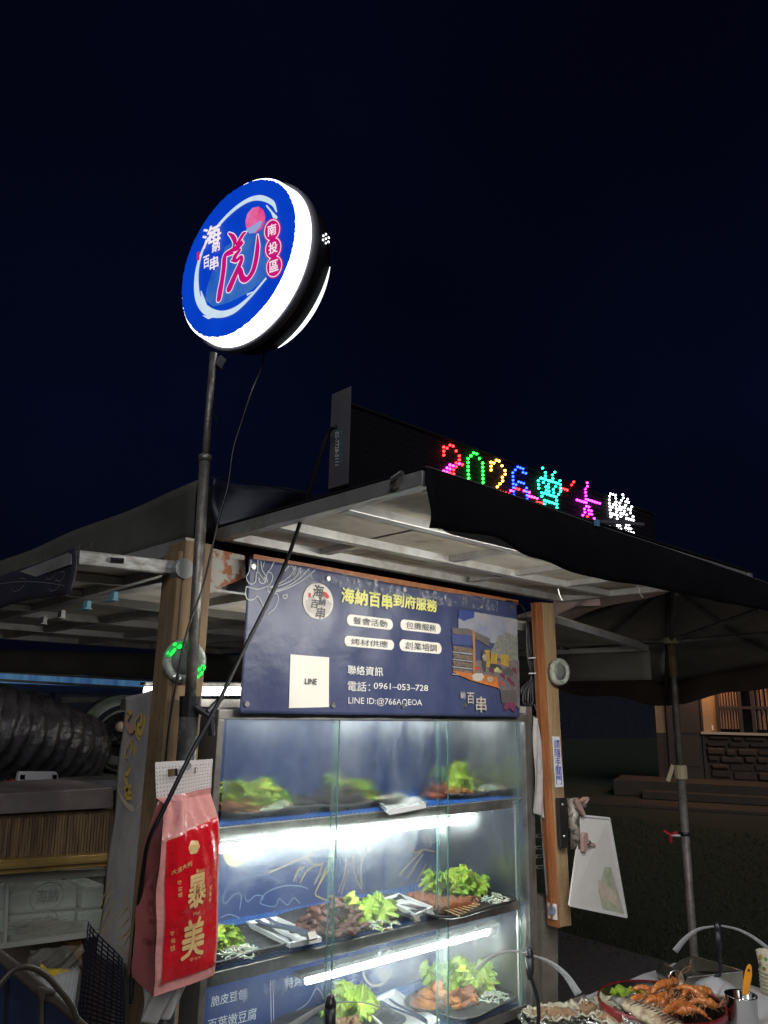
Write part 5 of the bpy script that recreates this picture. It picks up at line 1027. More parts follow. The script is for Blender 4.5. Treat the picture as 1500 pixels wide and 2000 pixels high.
# ================================================================== printed side curtain
XC = .796
cur_ = thing('side_curtain', 'grey vertical curtain strip with gold brush lettering left of the post', 'curtain', onx(XC, 250, 1900))
def cf(s, t, e=0.):
    a = onx(XC, 245, 1361).lerp(onx(XC, 188, 1862), t); c = onx(XC, 312, 1345).lerp(onx(XC, 262, 1900), t); p = a.lerp(c, s); p.x += .004*math.sin(s*5+t*3)+.002*math.sin(t*17)-e; return p
MB().grid(cf, 16, 50).obj('cloth', M('grey curtain cloth', (.40, .36, .34), .75, col2=(.30, .275, .27), scale=7, bump=.4, bscale=16, grime=.4), cur_, True, solid=.002)
gl_ = M('gold curtain print', (.62, .42, .07), .6, col2=(.50, .35, .10), scale=60)
def cs_(x, y): # zoom pixels -> curtain
    return onx(XC-.003, 180+x/9.094, 1340+y/9.094)
b = MB()
for L, w_ in (([(620,500),(640,470),(700,480)], 6), ([(850,480),(800,560),(760,640),(780,820),(820,930),(900,950)], 4), ([(920,500),(930,620),(900,760),(850,840),(810,760),(830,650)], 7), ([(870,470),(880,600),(850,720)], 6), ([(960,700),(990,780),(940,880)], 5), ([(700,940),(640,1010),(590,1200),(600,1270),(630,1275)], 3), ([(620,1120),(690,1000),(700,1240)], 2.5), ([(770,970),(780,1100),(760,1280)], 3), ([(690,1250),(740,1060),(750,1280)], 3), ([(790,1170),(860,1190),(950,1290),(960,1270)], 4), ([(880,1300),(800,1340),(760,1560),(840,1620),(880,1500),(880,1300)], 3.5), ([(690,1440),(640,1540),(590,1600),(620,1760),(590,1980)], 8), ([(740,1600),(700,1740),(640,1800)], 5), ([(560,1800),(640,1870),(700,1960),(600,1990)], 7), ([(1030,520),(1000,590)], 2), ([(560,890),(540,1100),(500,1320)], 1.2)):
    b.stroke(interp([cs_(*p) for p in L], 4), [w_*.0016*(.5+.5*math.sin(3.14*i/(len(L)*4))) for i in range((len(L)-1)*4+1)], (1, 0, 0))
b.obj('brush_lettering', gl_, cur_)
MB().stroke(interp([cs_(*p) for p in ((650,500),(600,640),(690,790),(750,700))], 4), .014, (1, 0, 0)).obj('faded_sun', M('faded orange print', (.52, .27, .16), .7), cur_)
MB().stroke([cs_(*p) for p in ((1060,810),(1050,900),(1030,1000),(1000,1090))], .003, (1, 0, 0)).obj('seal', M('faded red print', (.5, .18, .15), .7), cur_)
cs2 = lambda x, y: onx(XC-.003, x/3.226, 1380+y/3.226)
MB().stroke(interp([cs2(*p) for p in ((735,480),(760,560),(800,620),(840,640),(890,600),(950,480))], 5), [.001+.011*math.sin(math.pi*i/25) for i in range(26)], (1, 0, 0)).obj('moon_ring', M('faded beige print', (.48, .43, .30), .7), cur_)
b = MB()
for L in ([(620,1280),(700,1100),(805,985)], [(805,985),(860,1070)], [(805,985),(805,1200),(830,1400)], [(615,1440),(690,1280),(800,1120)], [(640,1440),(730,1290),(800,1200)], [(660,1460),(750,1330),(805,1260)], [(690,1480),(770,1380),(810,1330)], [(720,1490),(790,1430),(815,1390)], [(780,1510),(800,1460),(835,1400)], [(610,1370),(680,1210),(795,1060)], [(660,1540),(740,1510),(800,1560),(820,1620)]):
    b.stroke(interp([cs2(*p) for p in L], 4), .0024, (1, 0, 0))
b.obj('mountain_print', gl_, cur_)
# ================================================================== left: duct, fan housing, hood, boxes
def qb(name, label, cat, y, d, pts, mat, **k):
    o = MB().prism([ony(y, *p) for p in pts], (0, d, 0)).obj(name, mat, **k); return tag(o, label, cat) if cat else o
foil_d = M('black duct film', (.032, .029, .031), .27, col2=(.055, .05, .053), scale=20, bump=1.6, bscale=45)
def duct(name, label, C0, R_prof, wrinkle=.06):
    b = MB(); P = interp(C0, 14); n = 40; o = len(b.v); prev = None
    for i, p in enumerate(P):
        d = (P[min(i+1, len(P)-1)]-P[max(i-1, 0)]).normalized(); u = d.cross(Vector((0, 0, 1))).normalized(); v_ = d.cross(u); f = i/(len(P)-1)
        for k in range(n):
            t = 2*math.pi*k/n; q = noise.noise(Vector((math.cos(t)*2, math.sin(t)*2, f*14)))*.09
            r = R_prof(f)*(1+wrinkle*math.sin(i*1.25+t*1.0)+q+.025*math.sin(t*9+i*.9)); b.v.append(p+u*math.cos(t)*r+v_*math.sin(t)*r)
    for i in range(len(P)-1):
        for k in range(n): b.f.append((o+i*n+k, o+i*n+(k+1) % n, o+(i+1)*n+(k+1) % n, o+(i+1)*n+k))
    b.f.append(tuple(o+(len(P)-1)*n+k for k in range(n))); b.f.append(tuple(o+k for k in range(n)))
    return tag(b.obj(name, foil_d, None, True), label, 'duct')
duct('flexible_duct', 'fat wrinkled black flexible duct at the far left', [ony(2.35, -110, 1400), ony(2.4, -20, 1425), ony(2.45, 60, 1440), ony(2.5, 120, 1455), ony(2.56, 158, 1468)], lambda f: .125-.022*f)
fh = thing('fan_housing', 'grey green blower housing with black duct inside, left of the curtain', 'blower', ony(2.62, 235, 1500))
fc = ony(2.60, 243, 1446); grn = M('grey green paint', (.13, .15, .125), .5, col2=(.10, .115, .095), scale=10, grime=.5)
ax_ = Vector((-.25, -1, 0)).normalized()
MB().lathe([(.118, 0), (.148, .0), (.150, .008), (.150, -.14), (.118, -.14), (.116, -.004)], fc, ax_, 48, False).obj('volute', grn, fh, True)
MB().lathe([(.096, .012), (.104, .012), (.104, -.02), (.096, -.02), (.096, .012)], fc, ax_, 40, False).obj('inlet_ring', grn, fh, True)
b = MB()
for k in range(11): r = .094-.006*k; b.lathe([(r, -.012*k), (r+.003, -.012*k-.005), (r-.004, -.012*k-.011)], fc, ax_, 36, False)
b.lathe([(.03, -.13), (.001, -.13)], fc, ax_, 30).obj('duct_liner', foil_d, fh, True)
MB().prism([ony(2.63, *p) for p in ((172, 1465), (245, 1480), (262, 1524), (152, 1524))], (0, .08, 0)).obj('foot', grn, fh, bevel=.005)
MB().lathe([(.004, 0), (.016, .004), (.016, .02), (.006, .03)], ony(2.4, 232, 1419), (0, -1, 0), 12).obj('knob', M('beige knob', (.42, .34, .26), .5), fh, True)
qb('blower_shelf', 'dark metal shelf under the blower', 'shelf', 2.3, .3, [(140, 1524), (290, 1524), (290, 1542), (140, 1545)], steel_dull)
b = MB(); hq = lambda x, y: ony(2.25, x, y)
b.prism([hq(*p) for p in ((30, 1547), (37, 1511), (52, 1511), (48, 1547))], (0, .02, 0)).prism([hq(*p) for p in ((100, 1544), (100, 1511), (114, 1511), (111, 1543))], (0, .02, 0)).prism([hq(*p) for p in ((37, 1512), (39, 1507), (110, 1507), (114, 1512), (114, 1525), (52, 1525), (37, 1525))], (0, .021, 0))
tag(b.obj('carrier_frame', M('greyish white plastic', (.34, .34, .34), .45), bevel=.003), 'white square plastic handle in front of the black duct', 'handle')
rb_ = M('red plastic film dark', (.30, .01, .03), .25, col2=(.42, .03, .06), scale=30, bump=1., bscale=60, coat=.4)
def rbf(s, t): p = ony(2.1, -20+98*s, 1556-(8+26*math.sin(min(1, s*1.1)*3.1)**.5+5*math.sin(s*21)+4*math.sin(s*47))*(1-t)*.9); p.y -= .03*math.sin(t*3.1)+.008*math.sin(s*33+t*9); return p
tag(MB().grid(rbf, 44, 10).obj('red_packets', rb_, None, True, solid=.002), 'pile of shiny red packets on the steel ledge, far left', 'packets')
LYY = 1.80
hood = thing('grill_hood', 'long grimy steel grill hood with streaked brown face', 'hood', ony(LYY, 100, 1700))
grimy = M('grimy purple steel', (.13, .105, .105), .4, .3, col2=(.2, .165, .155), scale=7, bump=.2, grime=.6, gcol=(.06, .04, .03))
MB().prism([ony(LYY, *p) for p in ((-60, 1554), (222, 1538), (222, 1578), (-60, 1594))], (0, .28, 0)).obj('top_beam', grimy, hood, bevel=.002)
streak = M('streaked brown grease', (.075, .048, .028), .45, col2=(.17, .11, .055), scale=26, aniso=(3.2, 3.2, .22), bump=.5, bscale=30, lo=.42, hi=.62, detail=4)
b = MB()
b.prism([ony(LYY+.02, *p) for p in ((-60, 1597), (222, 1580), (222, 1668), (-60, 1690))], (0, .02, 0)); b.obj('back_board', streak, hood)
for k in range(46):
    x = -50+k*5.8; MB().bar(ony(LYY+.018, x, 1598-x*.05+(k % 3)), ony(LYY+.018, x-6, 1684-x*.06-(k % 4)*3), .0052, .005, (0, 1, 0)).obj('rib', streak, hood)
MB().prism([ony(LYY-.012, *p) for p in ((-60, 1684), (215, 1667), (213, 1692), (-60, 1714))], (0, .05, 0)).obj('gold_ledge', M('greasy brass ledge', (.26, .165, .05), .35, .3, col2=(.38, .25, .08), scale=14, aniso=(.5, 1, 4), bump=.5, grime=.5), hood, bevel=.002)
MB().bar(ony(LYY-.02, -60, 1700), ony(LYY-.02, 214, 1680), .006, .004).obj('ledge_edge', M('brass edge', (.28, .2, .08), .3, .4), hood)
# clear storage box with paper cups / sleeves
frost = mixmat('scuffed clear box', (.08, .42), dict(col=(.42, .42, .37), rough=.3, scale=9, sc=(1, 1, 3), lo=.35, hi=.7))
sb = thing('storage_box', 'scuffed clear plastic box holding white printed food boxes', 'box', ony(1.86, 100, 1850))
bxq = [(-20, 1712), (203, 1697), (196, 1822), (-25, 1852)]
MB().prism([ony(1.86, *p) for p in bxq], (0, .003, 0)).obj('front', frost, sb)
rim = M('frosted rim', (.32, .32, .28), .4)
MB().bar(ony(1.855, -20, 1716), ony(1.855, 203, 1702), .02, .016).obj('lid_rim', rim, sb); MB().bar(ony(1.855, -25, 1850), ony(1.855, 196, 1822), .012, .010).obj('bottom_rim', rim, sb)
MB().bar(ony(1.852, 14, 1718), ony(1.852, 9, 1846), .006, .008, (0, 1, 0)).obj('side_rim', rim, sb)
MB().prism([ony(2.15, *p) for p in ((-30, 1700), (215, 1690), (215, 1860), (-30, 1880))], (0, .01, 0)).obj('back', M('dark box inside', (.06, .06, .055), .7), sb)
card_m = M('white card', (.62, .62, .56), .7, col2=(.54, .54, .48), scale=5)
def foodbox(label, pts): 
    o = tag(MB().prism([ony(1.90, *p) for p in pts], (0, .12, 0)).obj('food_box', card_m, bevel=.006), label, 'box', 'white food boxes in the clear box'); return o
fb1 = foodbox('upper left white food box with round printed logo', [(20, 1745), (152, 1728), (150, 1775), (18, 1787)])
fb2 = foodbox('lower left white food box with cut off logo', [(17, 1790), (150, 1779), (144, 1822), (14, 1830)])
foodbox('upper right white food box in the clear box', [(163, 1732), (205, 1727), (202, 1772), (160, 1777)])
foodbox('lower right white food box in the clear box', [(155, 1780), (202, 1775), (198, 1817), (150, 1822)])
lg = M('grey logo print', (.10, .11, .13), .6)
for fbx, cx, cy, ch in ((fb1, 92, 1752, '海納'), (fb2, 81, 1805, '百串')):
    c0 = ony(1.898, cx, cy); rr_ = .037
    MB().stroke([c0+Vector((rr_*math.cos(k/16*math.pi), 0, rr_*.8*math.sin(k/16*math.pi))) for k in range(33)], .0015, (0, 1, 0)).obj('logo_ring', lg, fbx)
    text('logo_lettering', ch, c0+Vector((-.024, 0, -.012)), (.048, 0, 0), (0, 0, .028), lg, fbx, .02)
b = MB(); rk = random.Random(4)
for k in range(170):
    x = rk.uniform(16, 132); y = rk.uniform(1800+abs(x-70)*.06, 1838-x*.1); p = ony(rk.uniform(1.872, 1.89), x, y); L = rk.uniform(.01, .05); b.bar(p, p+Vector((L, rk.uniform(-.003, .003), rk.uniform(-.003, .004))), .002, .002)
stuff(tag(b.obj('bamboo_skewers', M('pinkish brown sticks', (.20, .13, .10), .7, col2=(.30, .21, .16), scale=30)), 'loose pile of bamboo skewers inside the clear box', 'skewers'))
# lower left: clear bag with yellow handle, roll
qb('crate_shelf', 'brown shelf board behind the clear bag, lower left', 'shelf', 2.0, .02, [(-20, 1850), (210, 1820), (220, 2040), (-20, 2060)], M('dim brown board', (.11, .085, .065), .7, col2=(.07, .055, .04), scale=5))
clearb = mixmat('clear wrinkled bag', (.06, .45), dict(col=(.42, .39, .34), rough=.2, scale=16, bump=1., bscale=26))
def cbf(s, t): p = ony(1.86, 58+106*s-8*t, 1856-12*s+52*t); p.y -= .03*math.sin(s*3.1)*math.sin(t*3.1)+.006*math.sin(s*17+t*13); return p
tag(MB().grid(cbf, 30, 16).obj('clear_bag', clearb, None, True), 'wrinkled clear bag lying below the storage box', 'bag')
yk = M('yellow plastic', (.62, .42, .03), .4); kn = thing('yellow_handled_knife', 'yellow plastic handled tool with a hole, lower left', 'knife', ony(1.84, 110, 1895))
MB().prism([ony(1.84, *p) for p in ((75, 1903), (82, 1882), (95, 1893), (125, 1893), (148, 1896), (148, 1905), (136, 1910), (110, 1908), (90, 1907))], (0, .012, 0)).obj('handle', yk, kn, bevel=.003)
MB().tube([ony(1.838, 138, 1903), ony(1.845, 138, 1903)], .0035, 10).obj('hole', black, kn); MB().prism([ony(1.843, *p) for p in ((66, 1878), (82, 1876), (76, 1906), (70, 1902))], (0, .003, 0)).obj('blade', steel, kn)
MB().prism([ony(1.95, *p) for p in ((130, 1840), (160, 1838), (160, 1880), (148, 1872), (140, 1855))], (0, .02, 0)).obj('x', M('ochre film', (.35, .17, .04), .4, col2=(.25, .12, .03), scale=20, bump=.8)); bpy.context.scene.collection.objects[-1].name = 'orange_packet'; tag(bpy.context.scene.collection.objects[-1], 'crumpled orange packet behind the clear bag', 'packet')
b = MB(); rc = ony(1.8, 125, 1960)
b.lathe([(.055, -.05), (.06, -.045), (.06, .045), (.055, .05)], rc+Vector((0, .06, -.01)), (.75, -.4, .0), 30)
rl = tag(b.obj('white_roll', M('ribbed white roll', (.36, .37, .36), .6, col2=(.3, .3, .3), scale=30)), 'ribbed grey white roll behind the dark case', 'roll')
for k in range(12): MB().lathe([(.0602, -.0012), (.0625, 0), (.0602, .0012)], rc+Vector((0, .06, -.01))+Vector((.75, -.4, 0)).normalized()*(-.042+.0076*k), (.75, -.4, 0), 30, False).obj('rib', M('ribbed white roll', (.36, .37, .36)), rl, True)
# black plastic netting
net = thing('plastic_netting', 'torn black plastic netting hanging left of the post bottom', 'netting', ony(1.5, 200, 1990))
nq = [(173, 1800), (242, 1880), (240, 2030), (150, 2030)]
def nf(s, t): 
    a = ony(1.55, *nq[0]).lerp(ony(1.60, *nq[3]), t); c = ony(1.44, *nq[1]).lerp(ony(1.44, *nq[2]), t); p = a.lerp(c, s); p.y += .012*math.sin(s*6); return p
bn = M('black netting plastic', (.008, .010, .022), .4)
for i in range(10): MB().tube([nf(i/9, t/14) for t in range(-0, 15)], .0014, 5).obj('strand', bn, net)
for j in range(22): MB().tube([nf(s/14-.04*(s == 0), (j+.15)/22) for s in range(0, 15)], .0013, 5).obj('strand', bn, net)
for j in range(15): MB().tube([nf(s/14, min(1, (j+.2)/15+s*.006)) for s in range(0, 15)], .0020, 5).obj('strand', bn, net) if False else None
# dark case and cable in the lower left corner
dc = thing('dark_case', 'dark navy case with brown frame in the lower left corner', 'case', ony(1.1, 60, 2000))
navy = M('dark navy panel', (.012, .018, .045), .45, col2=(.018, .026, .06), scale=3); bfm = M('dark brown frame', (.035, .028, .022), .6, col2=(.055, .045, .035), scale=12, bump=.3)
MB().prism([ony(1.15, *p) for p in ((-70, 1870), (0, 1880), (75, 1935), (160, 2010), (190, 2080), (-70, 2080))], (0, .12, 0)).obj('body', navy, dc)
MB().prism([ony(1.145, *p) for p in ((-40, 1812), (0, 1852), (52, 1892), (120, 1950), (182, 2010), (195, 2060), (180, 2060), (165, 2016), (110, 1968), (70, 1945), (0, 1885), (-40, 1850))], (0, .14, 0)).obj('frame', bfm, dc, bevel=.003)
MB().prism([ony(1.142, *p) for p in ((70, 1932), (78, 1926), (112, 1936), (108, 1944), (90, 1944), (86, 1960), (86, 2060), (78, 2060), (78, 1960))], (0, .01, 0)).obj('latch_frame', bfm, dc, bevel=.002)
MB().bar(ony(1.146, 13, 1910), ony(1.146, 8, 2040), .002, .003, (0, 1, 0)).obj('seam', black, dc)
tag(MB().tube(interp([ony(1.08, *p) for p in ((-20, 1945), (5, 1915), (30, 1892), (60, 1889), (90, 1905), (120, 1938), (140, 1965), (150, 1990))], 7), .0038, 8).obj('bent_cable', M('brown rubber', (.045, .036, .026), .45), None, True), 'curved brown cable arching over the dark case', 'cable')
# ================================================================== right of the case
tag(MB().bar((2.048, 1.53, .0), (2.048, 1.53, 1.62), .030, .030).obj('steel_upright', steelf), 'tall dull steel upright right beside the glass case', 'post')
tag(MB().prism([ony(1.53, *p) for p in ((1058, 1752), (1077, 1748), (1090, 1760), (1090, 2100), (1063, 2100))], (0, .05, 0)).obj('lower_steel_leg', M('dusty grey steel', (.13, .115, .095), .6, col2=(.19, .17, .14), scale=14, grime=.5)), 'dusty grey steel leg under the end of the orange post', 'post')
pbg = mixmat('milky plastic bag', (.6, .9), dict(col=(.50, .46, .44), rough=.35, scale=12, bump=.6, bscale=30))
def pbf(s, t): a = ony(1.50, 1042+10*s*(t)+1, 1398+190*t); c = ony(1.50, 1052+11*min(1, t*1.3), 1405+190*t+4); p = a.lerp(c, s); p.y += .005*math.sin(s*9+t*7); return p
pb = tag(MB().grid(pbf, 12, 40).obj('plastic_sleeve', pbg, None, True, solid=.001), 'long milky plastic sleeve hanging beside the orange post', 'bag')
c0 = ony(1.492, 1053, 1490); MB().stroke([c0+Vector((.014*math.cos(k/10*math.pi), 0, .03*math.sin(k/10*math.pi))) for k in range(21)], .001, (0, 1, 0)).obj('print', lg, pb)
rod = thing('clip_rod', 'thin steel rod with four clamp rings beside the orange post', 'rod', ony(1.50, 1062, 1750))
MB().tube([ony(1.50, 1056, 1590), ony(1.50, 1068, 1748)], .0028, 8).obj('rod', steel_dull, rod)
for py in (1629, 1652, 1669, 1690):
    p = ony(1.495, 1054, py); MB().bar(p+Vector((-.015, 0, .0)), p+Vector((.014, 0, -.002)), .008, .0012).bar(p+Vector((-.015, 0, -.007)), p+Vector((.014, 0, -.009)), .008, .0012).bar(p+Vector((-.015, 0, .0)), p+Vector((-.015, 0, -.008)), .008, .0012).obj('clamp_ring', steel, rod)
mt = thing('pipe_bracket', 'black plate with two bolts holding a speckled pipe on the orange post', 'bracket', ony(1.46, 1110, 1660))
Z3 = lambda x, y: (1030+x/5.557, 1480+y/5.557)
MB().prism([ony(1.452, *Z3(*p)) for p in ((343, 437), (430, 437), (445, 978), (368, 985))], (0, .012, 0)).obj('plate', M('black steel plate', (.02, .02, .024), .45, .4, col2=(.035, .03, .03), scale=20, grime=.5, gcol=(.12, .06, .04)), mt, bevel=.002)
for x, y in ((375, 505), (392, 850)): MB().lathe([(.0001, -.006), (.0035, -.0055), (.0042, -.002), (.0042, 0)], ony(1.452, *Z3(x, y)), (0, 1, 0), 10).obj('bolt', steel, mt, True)
MB().tube([ony(1.455, *Z3(490, 438)), ony(1.455, *Z3(520, 985))], .0175, 18).obj('pipe', M('speckled scraped pipe', (.33, .30, .25), .5, .2, col2=(.07, .065, .06), scale=45, bump=.6, lo=.46, hi=.54), mt, True)
MB().bar(ony(1.45, *Z3(570, 930)), ony(1.45, *Z3(615, 915)), .008, .012).obj('stub', steel_dull, mt)
acr = thing('acrylic_sheet', 'clear acrylic sign holder clipped to the pipe, pale reflections painted in', 'sign holder', ony(1.44, 1140, 1780))
qa = [ony(1.44, 1136, 1593), ony(1.425, 1189, 1598), ony(1.425, 1223, 1791), ony(1.44, 1112, 1768)]
am = M('acrylic painted reflection', (.60, .57, .54), .10, col2=(.66, .64, .60), scale=9, coat=.6, bump=.02)  # pale reflection put into the sheet's base colour
MB().prism(qa, (0, .005, 0)).obj('sheet', am, acr)
def aq(u, v, e=.001): a = qa[0].lerp(qa[1], u); c = qa[3].lerp(qa[2], u); p = a.lerp(c, v); p.y -= e; return p
MB().poly([aq(*p) for p in ((.34, .36), (.74, .33), (.97, .97), (.56, .97), (.44, .60))]).obj('insert_photo', M('pale food print', (.55, .53, .46), .15, col2=(.30, .34, .20), scale=16, coat=.6), acr)
MB().poly([aq(*p, .0016) for p in ((.48, .66), (.86, .76), (.90, .92), (.55, .84))]).obj('insert_photo', M('pale orange print', (.62, .52, .42), .15, col2=(.5, .4, .32), scale=25, coat=.6), acr)
for a, c in ((qa[1], qa[2]), (qa[3], qa[2]), (qa[0], qa[1])): MB().bar(a+Vector((0, -.002, 0)), c+Vector((0, -.002, 0)), .006, .0035, (0, 1, 0)).obj('edge', M('acrylic edge', (.6, .6, .58), .1), acr)
pw = M('pinkish wood clip', (.42, .28, .23), .6, col2=(.33, .21, .17), scale=30)
def clip(label, pts1, pts2, c):
    t = thing('clothes_peg', label, 'clip', ony(1.43, *Z3(*c)), 'pinkish clips on the pipe')
    for L in (pts1, pts2): MB().prism([ony(1.425, *Z3(*p)) for p in L], (0, .012, 0)).obj('arm', pw, t, bevel=.0015)
    MB().lathe([(.006, -.008), (.006, .016)], ony(1.425, *Z3(*c)), (0, 1, 0), 10).obj('spring', steel_dull, t)
clip('upper pinkish clip at the top of the speckled pipe', [(525, 440), (555, 437), (600, 530), (640, 620), (610, 628), (560, 540)], [(570, 470), (640, 425), (665, 425), (680, 450), (625, 530), (600, 540), (650, 455), (590, 490)], (608, 515))
clip('lower pinkish clip in front of the acrylic sheet', [(618, 812), (660, 815), (665, 900), (640, 1024), (610, 1020), (606, 900)], [(650, 890), (745, 940), (745, 965), (655, 965), (665, 945), (700, 945), (655, 915)], (655, 918))
# ================================================================== table at the lower right
TZ = .78
tb = thing('folding_table', 'white topped table holding seafood bowl at the lower right', 'table', (2.5, 1.1, 0))
tq = [onz(TZ, 1083, 1966), onz(TZ, 1318, 1881), onz(TZ, 1540, 1946)]; u_ = tq[1]-tq[0]; v_ = tq[2]-tq[1]
tf = tq[0]+v_*2.0
ttm = M('white table cover', (.72, .73, .76), .45, col2=(.62, .63, .67), scale=4, bump=.5, bscale=7, grime=.2)
P4 = [tq[0], tq[1], tq[1]+v_*3.0, tq[0]+v_*3.0]
def tfn(s, t): p = P4[0].lerp(P4[1], s).lerp(P4[3].lerp(P4[2], s), t); p.z += .0015*math.sin(s*20+t*8)+.002*math.exp(-((s-.55-.1*t)/.012)**2); return p
MB().grid(tfn, 60, 60).obj('cover', ttm, tb, True)
MB().prism([p+Vector((0, 0, -.006)) for p in P4], (0, 0, -.024)).obj('tabletop', M('grey table board', (.30, .30, .29), .6), tb)
for s, t in ((.08, .08), (.92, .08), (.08, .92), (.92, .92)): 
    p = P4[0].lerp(P4[1], s).lerp(P4[3].lerp(P4[2], s), t); MB().tube([(p.x, p.y, TZ-.031), (p.x, p.y, 0)], .014, 10).obj('leg', steel_dull, tb)
MB().poly([P4[0]+Vector((0, 0, .004)), P4[0].lerp(P4[1], .22)+Vector((0, 0, .004)), P4[0].lerp(P4[3], .14)+Vector((.01, 0, .004))]).obj('dark_patch', M('grey cover patch', (.22, .22, .19), .6), tb)
T0 = TZ+.004
# red lacquer bowl
bc = onz(T0, 1282, 1985); br = (onz(T0+.04, 1407, 1975)-onz(T0+.04, 1153, 1945)).length/2
bc = (onz(T0+.035, 1407, 1972)+onz(T0+.035, 1153, 1950))/2; bc.z = T0; bc += (Vector((bc.x, bc.y, 0)).normalized()*-.0)
bc.y -= .02
lac = M('red lacquer', (.13, .008, .012), .28, col2=(.20, .012, .015), scale=8, coat=.4)
bowl = thing('lacquer_bowl', 'wide red lacquer bowl with black inside, full of prawns', 'bowl', bc)
MB().lathe([(br*.80, 0), (br*.97, .015), (br*1.0, .046), (br*.985, .050), (br*.965, .046)], bc, n=64, cap=False).obj('wall', lac, bowl, True)
MB().lathe([(br*.9655, .0465), (br*.93, .018), (br*.78, .006), (.001, .0055)], bc, n=64, cap=False).obj('lining', M('black lacquer', (.015, .012, .012), .25), bowl, True)
bs = T0+.012
r6 = random.Random(6)
lettuce('lettuce leaves at the back left inside the red bowl', onz(bs+.004, 1212, 1950), .036, 6, 20, 1.3)
lettuce('small pale lettuce leaf beside the prawns in the bowl', onz(bs+.006, 1240, 1944), .036, 3, 21, .8)
onw = M('cooked onion', (.55, .52, .40), .3, col2=(.46, .42, .30), scale=30, sss=.2)
pile('onion_wedges', 'soft white onion wedges at the left edge of the bowl', onz(bs, 1185, 1968), .035, .045, .015, 22, lump_mes(onw, .15, (1.6, .6, .35)), .016, 12, 'onion', 'wedge')
# prawns
shm = M('orange prawn shell', (.40, .075, .015), .25, col2=(.62, .24, .06), scale=55, bump=.4, coat=.5); shd = M('prawn legs', (.40, .15, .05), .4, col2=(.55, .28, .12), scale=60)
def prawn(label, p0, ang, L, seed, lift=0.):
    r = random.Random(seed); t = thing('prawn', label, 'prawn', p0, 'prawns in the red bowl'); p0 = Vector(p0)
    R3 = Matrix.Rotation(ang, 3, 'Z') @ Matrix.Rotation(lift, 3, 'Y') @ Matrix.Rotation(r.uniform(-.7, .7), 3, 'X')
    def W(x, y, z): return p0+R3@Vector((x, y, z))*L
    cen = []; rad = []
    for i in range(29):
        f = i/28; a = -.5+f*2.6; x = (f-.5)*.9; z = .22*math.sin(f*2.6)+.05
        cen.append(W(x, 0, z-.1*(f > .9)*(f-.9)*10*.3)); rr_ = (.115*math.sin(min(1, f*1.5+.12)*math.pi*.5)**.7*(1-.62*f) if f > .3 else .12*(f/.3)**.55*.9+.01)
        rad.append(L*rr_*1.35*(1+.13*((i % 4) < 2)*(f > .32)))
    MB().tube(cen, rad, 10).obj('shell', shm, t, True)
    b = MB()
    for k in range(9):
        f = .22+k*.05; sgn = 1 if k % 2 else -1; a = cen[int(f*28)]
        b.tube([a, a+R3@Vector((-.05, sgn*.10, -.10))*L, a+R3@Vector((-.14+r.uniform(-.05, .05), sgn*r.uniform(.12, .2), -.20+r.uniform(0, .15)))*L], [.010*L*.9, .009*L, .005*L], 5)
    b.obj('legs', shd, t)
    b = MB()
    for k in range(4):
        a = cen[0]; q = r.uniform(-.5, .5); b.tube(interp([a, a+R3@Vector((-.2, q*.3, .10+r.uniform(0, .1)))*L, a+R3@Vector((-.35, q*.9, .14+r.uniform(-.1, .2)))*L, a+R3@Vector((-.5+r.uniform(-.1, .3), q*1.3, .10+r.uniform(-.1, .3)))*L], 4), .0006, 4)
    b.obj('antenna', shd, t)
    b = MB(); a = cen[-1]
    for k in (-1, 0, 1): b.tube([a, a+R3@Vector((.10, .05*k, -.03))*L, a+R3@Vector((.17, .11*k, -.05))*L], [.03*L, .045*L, .008*L], 6, True, .3)
    b.obj('tail_fan', shm, t, True)
names = ['highest prawn on the pile, shell glossy orange', 'prawn curled at the left of the pile', 'long prawn lying across the centre of the bowl', 'prawn at the right rim of the bowl', 'prawn pointing down at the front right', 'small prawn behind the onion wedges', 'prawn under the tangle of legs', 'prawn tail sticking out beside the foil', 'prawn lying flat in front of the highest one', 'prawn leaning on the right rim, feelers up', 'prawn at the back of the pile near the tray', 'short prawn in the middle front of the bowl', 'prawn half hidden below the centre prawn', 'prawn at the far right back of the bowl']
spots = [(1290, 1935, .055, 3.0), (1262, 1945, .035, 2.5), (1300, 1955, .045, 3.3), (1375, 1968, .03, 2.2), (1350, 1985, .03, -.9), (1245, 1960, .02, 2.9), (1330, 1945, .04, 3.6), (1300, 1980, .03, 3.1), (1285, 1965, .04, 2.7), (1352, 1950, .04, 2.0), (1320, 1932, .045, 3.4), (1328, 1975, .03, 3.0), (1310, 1968, .02, 3.8), (1368, 1945, .03, 2.6)]
for k, ((x, y, h, a), nm) in enumerate(zip(spots, names)): prawn(nm, onz(bs+h*.75, x, y+4), a, r6.uniform(.075, .10), k+60, r6.uniform(-.5, .3))
# tangle of thin legs over the prawns
b = MB()
for k in range(150):
    p = onz(bs+.04, r6.uniform(1255, 1380), r6.uniform(1932, 1975)); d = Vector((r6.uniform(-1, 1), r6.uniform(-1, 1), r6.uniform(-.2, .9))).normalized(); L = r6.uniform(.015, .04)
    b.tube([p, p+d*L*.5+Vector((0, 0, .006)), p+d*L+Vector((r6.uniform(-.01, .01), 0, -.004))], [.0009, .0007, .0004], 4)
stuff(tag(b.obj('prawn_feelers', shd), 'tangle of thin prawn legs and feelers above the bowl', 'feelers'))
